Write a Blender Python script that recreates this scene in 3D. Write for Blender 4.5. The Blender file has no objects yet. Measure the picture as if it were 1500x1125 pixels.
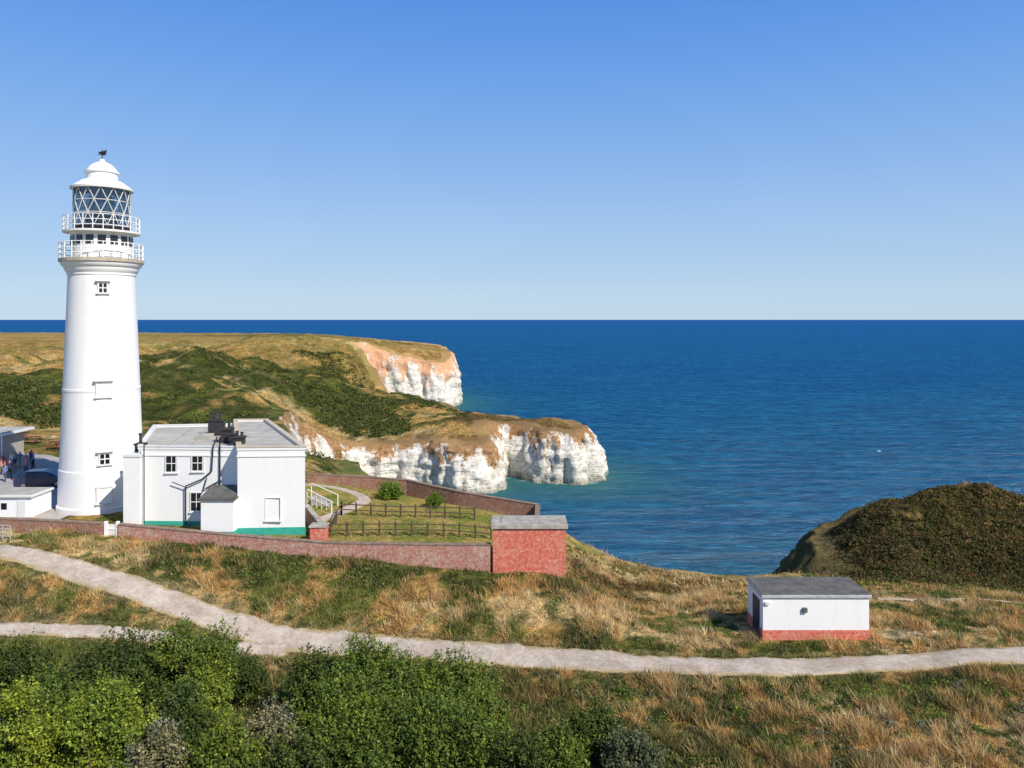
import bpy, math, random
import numpy as np
from mathutils import Vector, Matrix
rng=np.random.default_rng(7); random.seed(7)
F=1100.0; HC=14.6; SEA=-22.4
def W(u,v,d): return ((u-750)/F*d, d, HC-(v-468)/F*d)
scene=bpy.context.scene
# ---------------------------------------------------------------- noise
def _h(ix,iy,iz):
    n=(ix.astype(np.int64)*374761393+iy.astype(np.int64)*668265263+iz.astype(np.int64)*1274126177)&0xffffffff
    n=((n^(n>>13))*1103515245)&0xffffffff
    n=((n^(n>>16))*2654435761)&0xffffffff
    return ((n^(n>>15))&0xffffff)/float(0xffffff)
def vn(x,y,z=None):
    x=np.asarray(x,float);y=np.asarray(y,float)
    z=np.zeros_like(x) if z is None else np.asarray(z,float)+0*x
    x0=np.floor(x);y0=np.floor(y);z0=np.floor(z)
    fx=x-x0;fy=y-y0;fz=z-z0
    fx=fx*fx*(3-2*fx);fy=fy*fy*(3-2*fy);fz=fz*fz*(3-2*fz)
    r=0
    for a in (0,1):
        for b in (0,1):
            for c in (0,1):
                r=r+_h(x0+a,y0+b,z0+c)*(fx if a else 1-fx)*(fy if b else 1-fy)*(fz if c else 1-fz)
    return r
def fbm(x,y,z=None,o=4):
    s=0;a=.5;t=0
    x=np.asarray(x,float);y=np.asarray(y,float)
    for i in range(o):
        s=s+a*vn(x*2**i+17.3*i,y*2**i-9.1*i,None if z is None else np.asarray(z)*2**i+3.7*i);t+=a;a*=.5
    return s/t
def sst(a,b,x):
    t=np.clip((x-a)/(b-a),0,1);return t*t*(3-2*t)
# ---------------------------------------------------------------- terrain control
ctl=[(0,805,47.5),(100,825,46.5),(200,855,45),(300,895,43.5),(400,932,42),(550,945,41),(750,960,40),(900,972,39.3),(1100,982,38.8),(1250,975,39),(1400,965,39.6),(1500,955,40.2),
(0,918,41.5),(150,922,41.3),(0,788,51),(200,792,50.5),(350,802,49.5),(480,812,48.8),(600,826,47.8),(722,842,47),(830,846,46.8),
(900,880,50),(860,850,50),(1000,880,52),(835,792,63),(880,808,66),(960,832,67),(1095,845,70),(1160,842,74),
(1300,880,53),(1480,885,53),(1400,860,62),(1300,858,64),(1200,846,77),(1290,842,75),(1400,840,75),(1500,838,75),
(1500,728,86),(1450,722,85),(1400,722,84),(1350,730,84),(1300,748,84),(1250,771,85),(1210,795,86),(1165,836,88),(1330,775,80),(1450,765,80),
(450,690,87),(300,600,138),(300,540,192),(0,560,163),(0,600,122),(500,605,188),(500,650,149),(500,565,210),(380,650,112),(400,600,150),
(640,612,185),(590,612,195),(700,612,180),(760,616,185),(860,628,171),(680,650,163),(620,651,164),(560,651,168),(510,652,166),(600,575,270),(545,585,270),(610,507,330),(540,510,300),(500,520,280),
(430,490,530),(430,505,360),(250,520,260),(100,520,250),(0,530,220),(0,488,600),(300,488,590),(620,520,320),(650,530,318),(600,520,316),(580,545,305)]
pts=[W(*c) for c in ctl]
pts+=[(-25,28,-3),(-10,28,-3.6),(5,28,-3.6),(22,28,-3.6),(0,10,-4),(-20,10,-3.5),(20,10,-4),(0,-60,-4),(-60,-60,-3),(60,-60,-4),(-60,20,-1),(60,30,-4),
(-30,36,-3),(-20,36,-3.2),(0,35,-3.5),(15,35,-3.6),(28,35,-3.7),(14,41.8,-3.4),(20.3,41.8,-3.4),(14,45.5,-3.6),(20,45.5,-3.6),
(-12,52,-.4),(-2,52,-.9),(-8,60,-.6),(-15,66,-.2),(0,60,-1.4),(-30,55,0),(-40,60,0),(-50,65,0),(-35,70,0),(-22,60,0),(-22,72,-.3),(-60,75,0),(-60,55,.2),(-90,60,.5),(-58,90,0),(-45,95,-.3),
(50,93,-9),(60,95,-9),(40,92,-12),(90,80,-6),(90,95,-8),(150,90,-5),(150,50,-4),(-12,76,-2.8),(0,68,-3.2),(-24,90,-4),
(-200,150,1),(-300,100,2),(-600,300,4),(-900,650,4),(-300,400,4),(-120,560,4),(400,60,-4),(900,100,-3)]
P=np.array(pts)
CC=5.0
def kern(ax,ay,bx,by): return np.sqrt((ax-bx)**2+(ay-by)**2+CC*CC)
A=kern(P[:,None,0],P[:,None,1],P[None,:,0],P[None,:,1])
zm=P[:,2].mean()
wt=np.linalg.solve(A-np.eye(len(P))*0.15,P[:,2]-zm)
def poly_in(px,py,poly):
    ins=np.zeros(px.shape,bool);n=len(poly)
    for i in range(n):
        x1,y1=poly[i];x2,y2=poly[(i+1)%n]
        if y1==y2: continue
        c=((y1>py)!=(y2>py))&(px<(x2-x1)*(py-y1)/(y2-y1)+x1)
        ins^=c
    return ins
def seg_dist(px,py,line):
    d=np.full(px.shape,1e9)
    for i in range(len(line)-1):
        x1,y1=line[i][:2];x2,y2=line[i+1][:2]
        dx,dy=x2-x1,y2-y1;L=dx*dx+dy*dy+1e-9
        t=np.clip(((px-x1)*dx+(py-y1)*dy)/L,0,1)
        d=np.minimum(d,(px-x1-t*dx)**2+(py-y1-t*dy)**2)
    return np.sqrt(d)
def H(x,y):
    x=np.atleast_1d(np.asarray(x,float));y=np.atleast_1d(np.asarray(y,float))
    z=np.full(x.shape,zm)
    for i in range(len(P)):
        z=z+wt[i]*kern(x,y,P[i,0],P[i,1])
    n=(fbm(x*.18,y*.18,o=4)-.5)*.6
    far=sst(85,130,y)*(1-sst(250,420,y))*(1-.78*sst(-55,-38,x))
    rid=(np.abs(fbm(x*.045+11,y*.045+3,o=3)-.5))*2
    n=n+far*((fbm(x*.035+5,y*.035,o=4)-.5)*7+(fbm(x*.10,y*.10+9,o=4)-.5)*5.0-(rid-.25)*4)+sst(120,150,y)*(1-sst(250,330,y))*(fbm(x*.22,y*.22+9,o=3)-.5)*1.8
    md=sst(28,36,x)*sst(72,78,y)
    n=n+md*((fbm(x*.22+2,y*.22,o=4)-.5)*3.6)
    cm=sst(-75,-60,x)*(1-sst(4,8,x))*sst(46,50,y)*(1-sst(66,76,y))
    z=z+n*(1-cm*.92)
    f=sst(-80,-66,x)*(1-sst(-22,-17,x))*sst(51.5,54,y)*(1-sst(80,92,y))
    z=z*(1-f)
    return z
def Hs(x,y): return float(H(x,y)[0])
# ---------------------------------------------------------------- coast
C0=[(1200,170),(500,140),(200,112),(120,102),(75,98),(55,96),(42,95.5),(35,94),(31,88),(29.5,80),(27,75),(21,71.5),(14,69),(9,67.5),(6.5,66),(5,68),(1,74),(-6,80),(-15,86),(-24,99),(-33,120),(-40,142),(-42,158),(-36,163),(-30,166),(-24,166),(-18,161),(-11,158),(-4,159),(-.8,165),(-3.0,175),(0.8,175),(4,169),(9,167.5),(14,166),(19,168),(21.5,176),(18,187),(8,196),(-6,204),(-18,217),(-28,242),(-38,272),(-52,293),(-64,304),(-55,308),(-42,309),(-30,310),(-24,314),(-23,330),(-30,360),(-45,400),(-75,450),(-110,510),(-160,575),(-300,615),(-600,655),(-1300,700)]
def chaikin(p,n=2):
    p=np.array(p,float)
    for _ in range(n):
        a=p[:-1]*.75+p[1:]*.25;b=p[:-1]*.25+p[1:]*.75
        q=np.empty((2*len(a)+2,p.shape[1]));q[0]=p[0];q[-1]=p[-1];q[1:-1:2]=a;q[2:-1:2]=b;p=q
    return p
def resample(p,step):
    s=np.r_[0,np.cumsum(np.linalg.norm(np.diff(p[:,:2],axis=0),axis=1))]
    n=max(2,int(s[-1]/step)+1);t=np.linspace(0,s[-1],n)
    return np.stack([np.interp(t,s,p[:,k]) for k in range(p.shape[1])],1)
C1=chaikin(C0,2)
coast_poly=[tuple(c) for c in C1]+[(-1300,-300),(1200,-300)]
def coast_sd(x,y):
    d=seg_dist(x,y,C1);ins=poly_in(x,y,coast_poly)
    return np.where(ins,d,-d)
# ---------------------------------------------------------------- mesh + node helpers
def mk(name,verts,faces,mat=None,cols=None,smooth=False,attrs=None,parent=None,uv=None):
    verts=np.asarray(verts,np.float32)
    me=bpy.data.meshes.new(name)
    if isinstance(faces,np.ndarray):
        n,k=faces.shape
        me.vertices.add(len(verts));me.vertices.foreach_set('co',verts.ravel())
        me.loops.add(n*k);me.loops.foreach_set('vertex_index',faces.astype(np.int32).ravel())
        me.polygons.add(n);me.polygons.foreach_set('loop_start',np.arange(0,n*k,k,dtype=np.int32))
        me.update(calc_edges=True)
    else:
        me.from_pydata([tuple(map(float,v)) for v in verts],[],faces);me.update()
    if cols is not None:
        a=me.color_attributes.new('Col','FLOAT_COLOR','POINT')
        c=np.ones((len(verts),4),np.float32);c[:,:3]=cols;a.data.foreach_set('color',c.ravel())
    if attrs:
        for k,vv in attrs.items():
            a=me.attributes.new(k,'FLOAT','POINT');a.data.foreach_set('value',np.asarray(vv,np.float32))
    if smooth: me.polygons.foreach_set('use_smooth',np.ones(len(me.polygons),bool))
    ob=bpy.data.objects.new(name,me);scene.collection.objects.link(ob)
    if mat: me.materials.append(mat)
    if uv is not None:
        l=me.uv_layers.new(name='UVMap');l.data.foreach_set('uv',np.asarray(uv,np.float32).ravel())
    if parent: ob.parent=parent
    return ob
def empty(name,loc=(0,0,0)):
    e=bpy.data.objects.new(name,None);scene.collection.objects.link(e);e.empty_display_size=.3
    return e
class NT:
    def __init__(s,name):
        s.m=bpy.data.materials.new(name);s.m.use_nodes=True;s.t=s.m.node_tree;s.t.nodes.clear()
        s.out=s.n('ShaderNodeOutputMaterial')
    def n(s,t,**k):
        x=s.t.nodes.new(t)
        for a,b in k.items():
            if hasattr(x,a): setattr(x,a,b)
        return x
    def l(s,a,b): s.t.links.new(a,b)
    def noise(s,scale,detail=4,vec=None,rough=.55,dist=0):
        x=s.n('ShaderNodeTexNoise');x.inputs['Scale'].default_value=scale;x.inputs['Detail'].default_value=detail;x.inputs['Roughness'].default_value=rough;x.inputs['Distortion'].default_value=dist
        if vec is not None: s.l(vec,x.inputs['Vector'])
        return x.outputs['Fac']
    def pos(s,scale=None):
        g=s.n('ShaderNodeNewGeometry').outputs['Position']
        if scale:
            m=s.n('ShaderNodeMapping');m.inputs['Scale'].default_value=scale;s.l(g,m.inputs['Vector']);return m.outputs['Vector']
        return g
    def mr(s,v,a,b,c=0,d=1):
        x=s.n('ShaderNodeMapRange');s.l(v,x.inputs[0])
        for i,q in enumerate((a,b,c,d)): x.inputs[i+1].default_value=q
        return x.outputs[0]
    def mix(s,f,a,b,mode='MIX'):
        x=s.n('ShaderNodeMix',data_type='RGBA',blend_type=mode)
        for i,q in ((0,f),(6,a),(7,b)):
            if isinstance(q,(int,float)): x.inputs[i].default_value=q
            elif isinstance(q,tuple): x.inputs[i].default_value=(*q,1)
            else: s.l(q,x.inputs[i])
        return x.outputs[2]
    def math(s,op,a,b=0):
        x=s.n('ShaderNodeMath',operation=op)
        for i,q in ((0,a),(1,b)):
            if isinstance(q,(int,float)): x.inputs[i].default_value=q
            else: s.l(q,x.inputs[i])
        return x.outputs[0]
    def bsdf(s,col,rough=.7,spec=.3,bump=None,bs=.3,bd=.05,metal=0):
        b=s.n('ShaderNodeBsdfPrincipled')
        if isinstance(col,tuple): b.inputs['Base Color'].default_value=(*col,1)
        else: s.l(col,b.inputs['Base Color'])
        if isinstance(rough,(int,float)): b.inputs['Roughness'].default_value=rough
        else: s.l(rough,b.inputs['Roughness'])
        b.inputs['Specular IOR Level'].default_value=spec;b.inputs['Metallic'].default_value=metal
        if bump is not None:
            x=s.n('ShaderNodeBump');x.inputs['Strength'].default_value=bs;x.inputs['Distance'].default_value=bd
            s.l(bump,x.inputs['Height']);s.l(x.outputs[0],b.inputs['Normal'])
        s.l(b.outputs[0],s.out.inputs[0]);return b
def simple(name,col,rough=.6,var=.15,scale=3,spec=.3,bs=.15,metal=0):
    t=NT(name);p=t.pos()
    n=t.noise(scale,5,p);n2=t.noise(scale*9,3,p)
    c=t.mix(t.mr(n,.3,.7),tuple(x*(1-var) for x in col),tuple(min(1,x*(1+var*.5)) for x in col))
    t.bsdf(c,rough,spec,n2,bs,.02,metal);return t.m
def paint(name,col=(.8,.8,.78),dirt=(.55,.5,.42),amt=.35):
    t=NT(name);p=t.pos((1.2,1.2,.25));p2=t.pos()
    n=t.noise(1.6,6,p,.65);n2=t.noise(5,5,p2,.6)
    f=t.math('MULTIPLY',t.mr(n,.52,.8),amt)
    c=t.mix(f,col,dirt);c=t.mix(t.math('MULTIPLY',t.mr(n2,.6,.8),.15),c,dirt)
    t.bsdf(c,.6,.2,t.noise(30,3,p2),.25,.01);return t.m
def brick(name,c1,c2,mortar,eff=.5,patch=None,cour=.077):
    t=NT(name);uv=t.n('ShaderNodeUVMap').outputs[0]
    b=t.n('ShaderNodeTexBrick');t.l(uv,b.inputs['Vector']);b.inputs['Scale'].default_value=1
    b.inputs['Brick Width'].default_value=.23;b.inputs['Row Height'].default_value=cour;b.inputs['Mortar Size'].default_value=.010;b.inputs['Mortar Smooth'].default_value=.2
    b.inputs['Color1'].default_value=(*c1,1);b.inputs['Color2'].default_value=(*c2,1);b.inputs['Mortar'].default_value=(*mortar,1)
    p=t.pos();n=t.noise(1.3,6,p,.75);n2=t.noise(6,6,p,.75)
    c=t.mix(t.math('MULTIPLY',t.mr(n,.49,.6),eff),b.outputs['Color'],patch or mortar)
    c=t.mix(t.math('MULTIPLY',t.mr(n2,.53,.62),.5),c,tuple(x*.4 for x in c1))
    c=t.mix(t.math('MULTIPLY',t.mr(n2,.39,.46,1,0),.8),c,mortar)
    t.bsdf(c,.85,.1,b.outputs['Fac'],-.3,.01);return t.m
M_white=paint('white_paint',(.88,.87,.84),(.55,.5,.42),.22)
M_white2=paint('white_paint_weathered',(.74,.73,.70),(.42,.38,.32))
M_buff=simple('buff_stone',(.5,.43,.33),.8,.3)
M_teal=simple('teal_paint',(.05,.42,.32),.5,.15)
M_black=simple('black_paint',(.022,.021,.022),.55,.3)
M_dglass=simple('window_glass',(.015,.02,.025),.08,.3,1,.6,0)
M_roof=simple('roof_felt_light',(.47,.445,.39),.9,.25,.9,.1)
M_roofd=simple('roof_felt_dark',(.15,.145,.135),.9,.4,1.5,.1)
M_conc=simple('concrete',(.44,.40,.34),.9,.4,1.8,.1,.3)
M_cop=simple('brick_coping',(.30,.21,.155),.9,.4,3,.1)
M_wood=simple('weathered_wood',(.13,.085,.055),.85,.4,4)
M_red=brick('red_brick',(.72,.085,.04),(.55,.055,.03),(.66,.42,.31),.5,(.70,.31,.21))
M_pink=brick('weathered_brick',(.50,.14,.08),(.38,.10,.065),(.62,.50,.41),.6,(.58,.43,.34))
M_brown=brick('old_brick',(.36,.12,.07),(.25,.085,.055),(.42,.33,.25),.5)
M_skin=simple('skin',(.5,.3,.22),.6,.1)
def flat(name,col,rough=.7): return simple(name,col,rough,.12,6)

def box(name,x0,x1,y0,y1,z0,z1,mat,parent=None,bev=0,rot=None):
    cx,cy,cz=(x0+x1)/2,(y0+y1)/2,(z0+z1)/2
    hx,hy,hz=(x1-x0)/2,(y1-y0)/2,(z1-z0)/2
    v=[(a*hx,b*hy,c*hz) for a in(-1,1) for b in(-1,1) for c in(-1,1)]
    f=[(0,1,3,2),(4,6,7,5),(0,4,5,1),(2,3,7,6),(0,2,6,4),(1,5,7,3)]
    ob=mk(name,v,f,mat,parent=parent);ob.location=(cx,cy,cz)
    if rot: ob.rotation_euler=(0,0,rot)
    me=ob.data;l=me.uv_layers.new(name='UVMap')
    for p in me.polygons:
        n=p.normal
        for li in p.loop_indices:
            c=me.vertices[me.loops[li].vertex_index].co
            l.data[li].uv=(c.y,c.z) if abs(n.x)>.5 else ((c.x,c.z) if abs(n.y)>.5 else (c.x,c.y))
    if bev:
        m=ob.modifiers.new('b','BEVEL');m.width=bev;m.segments=2
    return ob
def prism(name,poly,z0,z1,mat,parent=None,bev=0):
    a=sum(poly[i][0]*poly[(i+1)%len(poly)][1]-poly[(i+1)%len(poly)][0]*poly[i][1] for i in range(len(poly)))
    if a<0: poly=poly[::-1]
    n=len(poly);v=[(x,y,z0) for x,y in poly]+[(x,y,z1) for x,y in poly]
    f=[tuple(range(n))[::-1],tuple(range(n,2*n))]+[(i,(i+1)%n,n+(i+1)%n,n+i) for i in range(n)]
    ob=mk(name,v,f,mat,parent=parent)
    if bev: m=ob.modifiers.new('b','BEVEL');m.width=bev;m.segments=2
    return ob
def inset(poly,d):
    a=sum(poly[i][0]*poly[(i+1)%len(poly)][1]-poly[(i+1)%len(poly)][0]*poly[i][1] for i in range(len(poly)))
    if a<0: poly=poly[::-1]
    out=[];n=len(poly)
    for i in range(n):
        p0,p1,p2=Vector(poly[i-1]),Vector(poly[i]),Vector(poly[(i+1)%n])
        e1=(p1-p0).normalized();e2=(p2-p1).normalized()
        n1=Vector((-e1.y,e1.x));n2=Vector((-e2.y,e2.x))
        b=(n1+n2).normalized();q=p1+b*(d/max(.3,b.dot(n1)));out.append((q.x,q.y))
    return out
def ringprism(name,poly,w_out,w_in,z0,z1,mat,parent=None):
    o=inset(poly,-w_out);i=inset(poly,w_in);n=len(o)
    v=[(x,y,z0) for x,y in o]+[(x,y,z1) for x,y in o]+[(x,y,z0) for x,y in i]+[(x,y,z1) for x,y in i]
    f=[]
    for k in range(n):
        j=(k+1)%n
        f+=[(k,j,n+j,n+k),(n+k,n+j,3*n+j,3*n+k),(3*n+k,3*n+j,2*n+j,2*n+k),(2*n+k,2*n+j,j,k)]
    return mk(name,v,f,mat,parent=parent)
def lathe(name,prof,c,mat,parent=None,seg=64,smooth=True,z0=0):
    prof=np.array(prof,float);n=len(prof);a=np.linspace(0,2*np.pi,seg,endpoint=False)
    v=np.stack([c[0]+prof[:,None,0]*np.cos(a),c[1]+prof[:,None,0]*np.sin(a),z0+prof[:,None,1]+0*a],-1).reshape(-1,3)
    i,j=np.meshgrid(np.arange(n-1),np.arange(seg),indexing='ij');j2=(j+1)%seg
    f=np.stack([i*seg+j,i*seg+j2,(i+1)*seg+j2,(i+1)*seg+j],-1).reshape(-1,4)
    ob=mk(name,v,f,mat,smooth=smooth,parent=parent)
    if smooth:
        m=ob.modifiers.new('e','EDGE_SPLIT');m.split_angle=math.radians(32)
    return ob
def tubes(name,segs,r,mat,parent=None,k=6):
    V=[];Fc=[]
    for s in segs:
        p,q=Vector(s[0]),Vector(s[1]);r1,r2=(s[2],s[3]) if len(s)>2 else (r,r)
        d=(q-p).normalized();u=d.orthogonal().normalized();w=d.cross(u);b=len(V)
        for e,rr in ((p,r1),(q,r2)):
            for i in range(k):
                a=2*math.pi*i/k;V.append(e+u*(rr*math.cos(a))+w*(rr*math.sin(a)))
        for i in range(k): Fc.append((b+i,b+(i+1)%k,b+k+(i+1)%k,b+k+i))
        Fc.append(tuple(range(b,b+k))[::-1]);Fc.append(tuple(range(b+k,b+2*k)))
    return mk(name,V,Fc,mat,parent=parent)
# ---------------------------------------------------------------- paths
def path_pts(l): return np.array([W(*c)[:2] for c in l])
PATH1=resample(chaikin(path_pts([(-160,785,49.5),(0,806,47.6),(100,826,46.4),(200,858,44.9),(300,897,43.3),(400,930,42),(550,944,41.1),(750,962,40),(900,974,39.2),(1100,983,38.8),(1250,975,39),(1400,965,39.6),(1500,955,40.2),(1640,940,41.5)]),3),.25)
PATH2=resample(chaikin(path_pts([(-160,925,41.2),(0,919,41.3),(150,922,41.3),(280,932,41),(420,945,41)]),3),.25)
TRACK=resample(chaikin(path_pts([(1285,876,53.5),(1350,879,53.5),(1480,886,53),(1700,892,53)]),3),.25)
paths=[(PATH1,.98),(PATH2,.5),(TRACK,.6)]
def path_mask(x,y,ex=0.):
    m=np.zeros(x.shape)
    for p,w in paths:
        d=seg_dist(x,y,p[::5]);m=np.maximum(m,1-sst(w-.2+ex,w+.15+ex,d))
    return m
CARPARK=[(-90,88),(-62,84),(-50,81),(-40,73),(-34,66),(-33,61),(-33,52.6),(-44,52.8),(-60,54),(-90,56)]
GPATH=resample(chaikin(np.array([W(450,706,67)[:2],W(500,712,66)[:2],W(540,722,63)[:2],W(520,738,60)[:2],W(488,750,57)[:2],(-15,54)]),3),.5)
WALLF=[(-48,53.5,.95),(-40,52.4,.85),(-34.4,51.9,.8),(-27.9,51.2,.7),(-26.7,51.1,.65),(-19,49.8,.35),(-12,48.7,.12),(-6,48,.22),(-1.35,47.5,.36)]
REARW=[(-18.6,68.2,.55),(-12.4,67.5,.4),(-9.3,66.8,.3),(-4.3,63.5,-.0),(2.1,61,-.45),(1.6,50,-.2)]
GARDEN=[(-15.5,49.2),(-1.2,47.6),(3.2,48),(2.1,61),(-4.3,63.5),(-9.3,66.8),(-12.4,67.5),(-19,68.2),(-22,66)]
def uvd(u,v,d): return W(u,v,d)[:2]
gc=[]
for u,v,d,g,r in [(250,815,48,.85,0),(400,825,47.5,.95,0),(550,838,46.8,.95,0),(700,852,46,.95,0),(820,860,46,.7,.2),(100,800,49,.3,.2),(180,805,48,.2,.2),(300,850,45.5,.4,0),(450,865,45,.08,0),(600,880,44.5,.05,0),(750,885,45,.08,0),(900,900,44,.25,.1),(500,915,42.5,.4,0),(350,890,43.5,.5,0),(650,930,41.8,.6,0),(850,945,41,.65,.1),(1000,930,42.5,.35,.2),(1000,870,50,.4,.35),(900,850,52,.4,.55),(1050,850,60,.35,.45),(1070,900,43,.5,.1),(1150,960,40,.75,0),(1350,940,41,.55,0),(1330,910,43,.1,0),(1400,900,46,.6,0),(1450,870,57,.45,.1),(1350,855,64,.5,.1),
 (100,870,44,.5,.1),(250,905,42.5,.65,.1),(50,890,43,.6,0),(100,1000,37,.9,0),(400,1000,37,.85,0),(700,1010,37,.8,0),(900,1010,37,.7,.3),(1100,1010,37,.55,.15),(1300,1020,37,.65,0),(1450,1000,38,.5,.1),(900,1080,32,.7,.1),(1150,1080,32,.65,0),(1400,1080,32,.45,0),(1250,1050,34,.25,0),(1050,1050,34,.65,0),(600,1100,32,.8,0),(200,1100,32,.9,0),
 (600,760,54,.5,0),(550,740,58,.42,0),(650,740,58,.45,0),(480,780,52,.5,0),(470,715,65,.5,0),(50,650,88,.5,0),(20,620,105,.15,0),(80,640,95,.3,0),
 (450,680,90,.9,0),(300,600,138,.9,0),(350,580,150,.55,0),(250,560,170,.9,0),(50,590,125,.85,0),(0,575,135,.85,0),(150,560,150,.8,0),(60,545,180,.2,0),(300,540,195,.7,0),(420,560,190,.8,0),(400,620,135,.9,0),(500,640,150,.9,0),(450,600,170,.3,.2),(550,610,185,.85,.0),(520,570,215,.5,.1),(480,545,240,.9,0),(560,545,260,.75,.1),(600,560,280,.4,.7),(640,545,318,.1,.8),(620,520,325,.2,.5),
 (640,612,185,.55,.3),(700,612,180,.3,.6),(760,616,185,.25,.8),(860,628,171,.2,.9),(680,650,163,.15,.6),(560,655,168,.2,.6),(510,655,166,.3,.5),
 (400,515,300,.2,0),(250,520,260,.12,0),(100,520,250,.12,0),(0,530,220,.1,0),(0,500,400,.2,0),(200,495,450,.3,0),(380,492,500,.65,0),(300,505,380,.15,0),(540,505,320,.55,0),(-150,530,250,.2,0),
 (1300,760,84,.7,.6),(1400,740,84,.6,.5),(1450,720,89,.35,.0),(1500,732,89,.35,.0),(1250,800,82,.7,.7),(1400,800,78,.8,.6),(1500,800,78,.75,.6),(1350,835,76,.6,.4)]:
    x,y=uvd(u,v,d);gc.append((x,y,g,r))
gc=np.array(gc)
def gmask(x,y):
    ws=0;g=0;r=0
    sc=1/np.maximum(20,y)**1.0
    for cx,cy,cg,cr in gc:
        d2=((x-cx)**2+(y-cy)**2*1.4)*sc*sc
        w=1/(d2+.0004)**1.6
        ws=ws+w;g=g+w*cg;r=r+w*cr
    return g/ws,r/ws
GOLD=np.array((.60,.37,.14));STRAW=np.array((.80,.59,.31));GREEN=np.array((.185,.205,.05));DARK=np.array((.075,.095,.03));RUST=np.array((.22,.13,.06))
def colour(x,y):
    g,r=gmask(x,y)
    s=np.where(y<110,1.0,.22)
    n1=fbm(x*.35*s,y*.5*s,o=5)-.5;n2=fbm(x*1.7*s+7,y*1.7*s,o=4)-.5;n3=fbm(x*.12*s+30,y*.3*s,o=3)-.5
    gg=np.clip(sst(.32,.68,g+n1*1.9+n2*1.4),0,1)[:,None]
    st=sst(.42,.68,.5+n2+n3)[:,None]
    c=(GOLD*(1-st)+STRAW*st)*(1-gg)+GREEN*gg
    rr=(sst(.35,.65,r+n1*.9+n2*.6)*.85)[:,None];c=c*(1-rr)+RUST*rr
    dd=(sst(.55,.76,g*.8+.5*(-n1*1.2+n2*1.6+.25))*.8)[:,None]
    c=c*(1-dd)+DARK*dd
    dk=(sst(85,110,y)*gg[:,0]*.22+sst(30,34,x)*sst(72,76,y)*(1-sst(100,110,y))*.35*sst(.1,.4,r))[:,None];c=c*(1-dk)  # tones down far green and paints the mound face's shading into the colour
    fy=(sst(200,260,y)*(1-sst(.5,.7,g)))[:,None]
    strip=fbm(x*.008+y*.01,y*.045,o=3)[:,None]
    cf=GOLD*.85*(1-sst(.45,.6,strip))+ (GREEN*.55+GOLD*.38)*sst(.45,.6,strip)
    c=c*(1-fy*.6)+cf*fy*.6
    return c,gg[:,0],rr[:,0]
# ---------------------------------------------------------------- ground
def axis(segs):
    out=[]
    for a,b,s in segs: out+=list(np.arange(a,b,s))
    out.append(segs[-1][1]);return np.array(out)
gx=axis([(-1300,-300,50),(-300,-150,5),(-150,-70,1.5),(-70,-30,.7),(-30,32,.45),(32,75,.6),(75,150,5),(150,1200,50)])
gy=axis([(-200,0,20),(0,24,2),(24,98,.45),(98,220,1.0),(220,360,1.8),(360,740,7)])
X,Y=np.meshgrid(gx,gy,indexing='ij');x=X.ravel();y=Y.ravel()
z=H(x,y);sd=coast_sd(x,y)
pm=path_mask(x,y)
z=z-.10*pm
cp=poly_in(x,y,CARPARK);z=z-.06*cp
gp=1-sst(.6,.9,seg_dist(x,y,GPATH[::2]));z=z-.08*gp
drop=1-sst(3.5,6.0,sd)
z=z*(1-drop)+(SEA-6)*drop
z=np.where(sd<3.5,SEA-6,z)
col,gg_,rr_=colour(x,y)
lawn=poly_in(x,y,GARDEN)
ln=fbm(x*.8,y*.8,o=4)[:,None]
lc=np.array((.50,.40,.14))*(1-sst(.4,.62,ln))+np.array((.30,.32,.08))*sst(.4,.62,ln)
col=np.where(lawn[:,None],lc,col)
soil=np.array((.40,.31,.19))
pe=np.clip(path_mask(x,y,.35)*.6,0,1)[:,None];col=col*(1-pe)+soil*pe
bp=(np.exp(-(((x-22.2)/1.7)**2+((y-42.8)/1.4)**2)))[:,None]*.9;bp=np.clip(bp*1.4,0,1);col=col*(1-bp)+np.array((.60,.46,.30))*bp
nx,ny=len(gx),len(gy)
i,j=np.meshgrid(np.arange(nx-1),np.arange(ny-1),indexing='ij')
f=np.stack([i*ny+j,(i+1)*ny+j,(i+1)*ny+j+1,i*ny+j+1],-1).reshape(-1,4)
fk=(sd[f]>1.0).any(1);f=f[fk]
t=NT('grassland')
at=t.n('ShaderNodeAttribute',attribute_name='Col').outputs['Color']
p=t.pos();n=t.noise(2.2,6,p,.7);n2=t.noise(.35,6,p,.7)
c=t.mix(1.0,at,t.mix(t.mr(n,.38,.62),(.45,.48,.42),(1.45,1.4,1.28)),'MULTIPLY')
c=t.mix(1.0,c,t.mix(t.mr(n2,.38,.62),(.60,.66,.58),(1.25,1.2,1.12)),'MULTIPLY')
t.bsdf(c,.95,.05,t.math('ADD',n,t.math('MULTIPLY',n2,3)),1.0,.7)
mk('ground',np.stack([x,y,z],1),f,t.m,cols=col,smooth=True)
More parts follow.
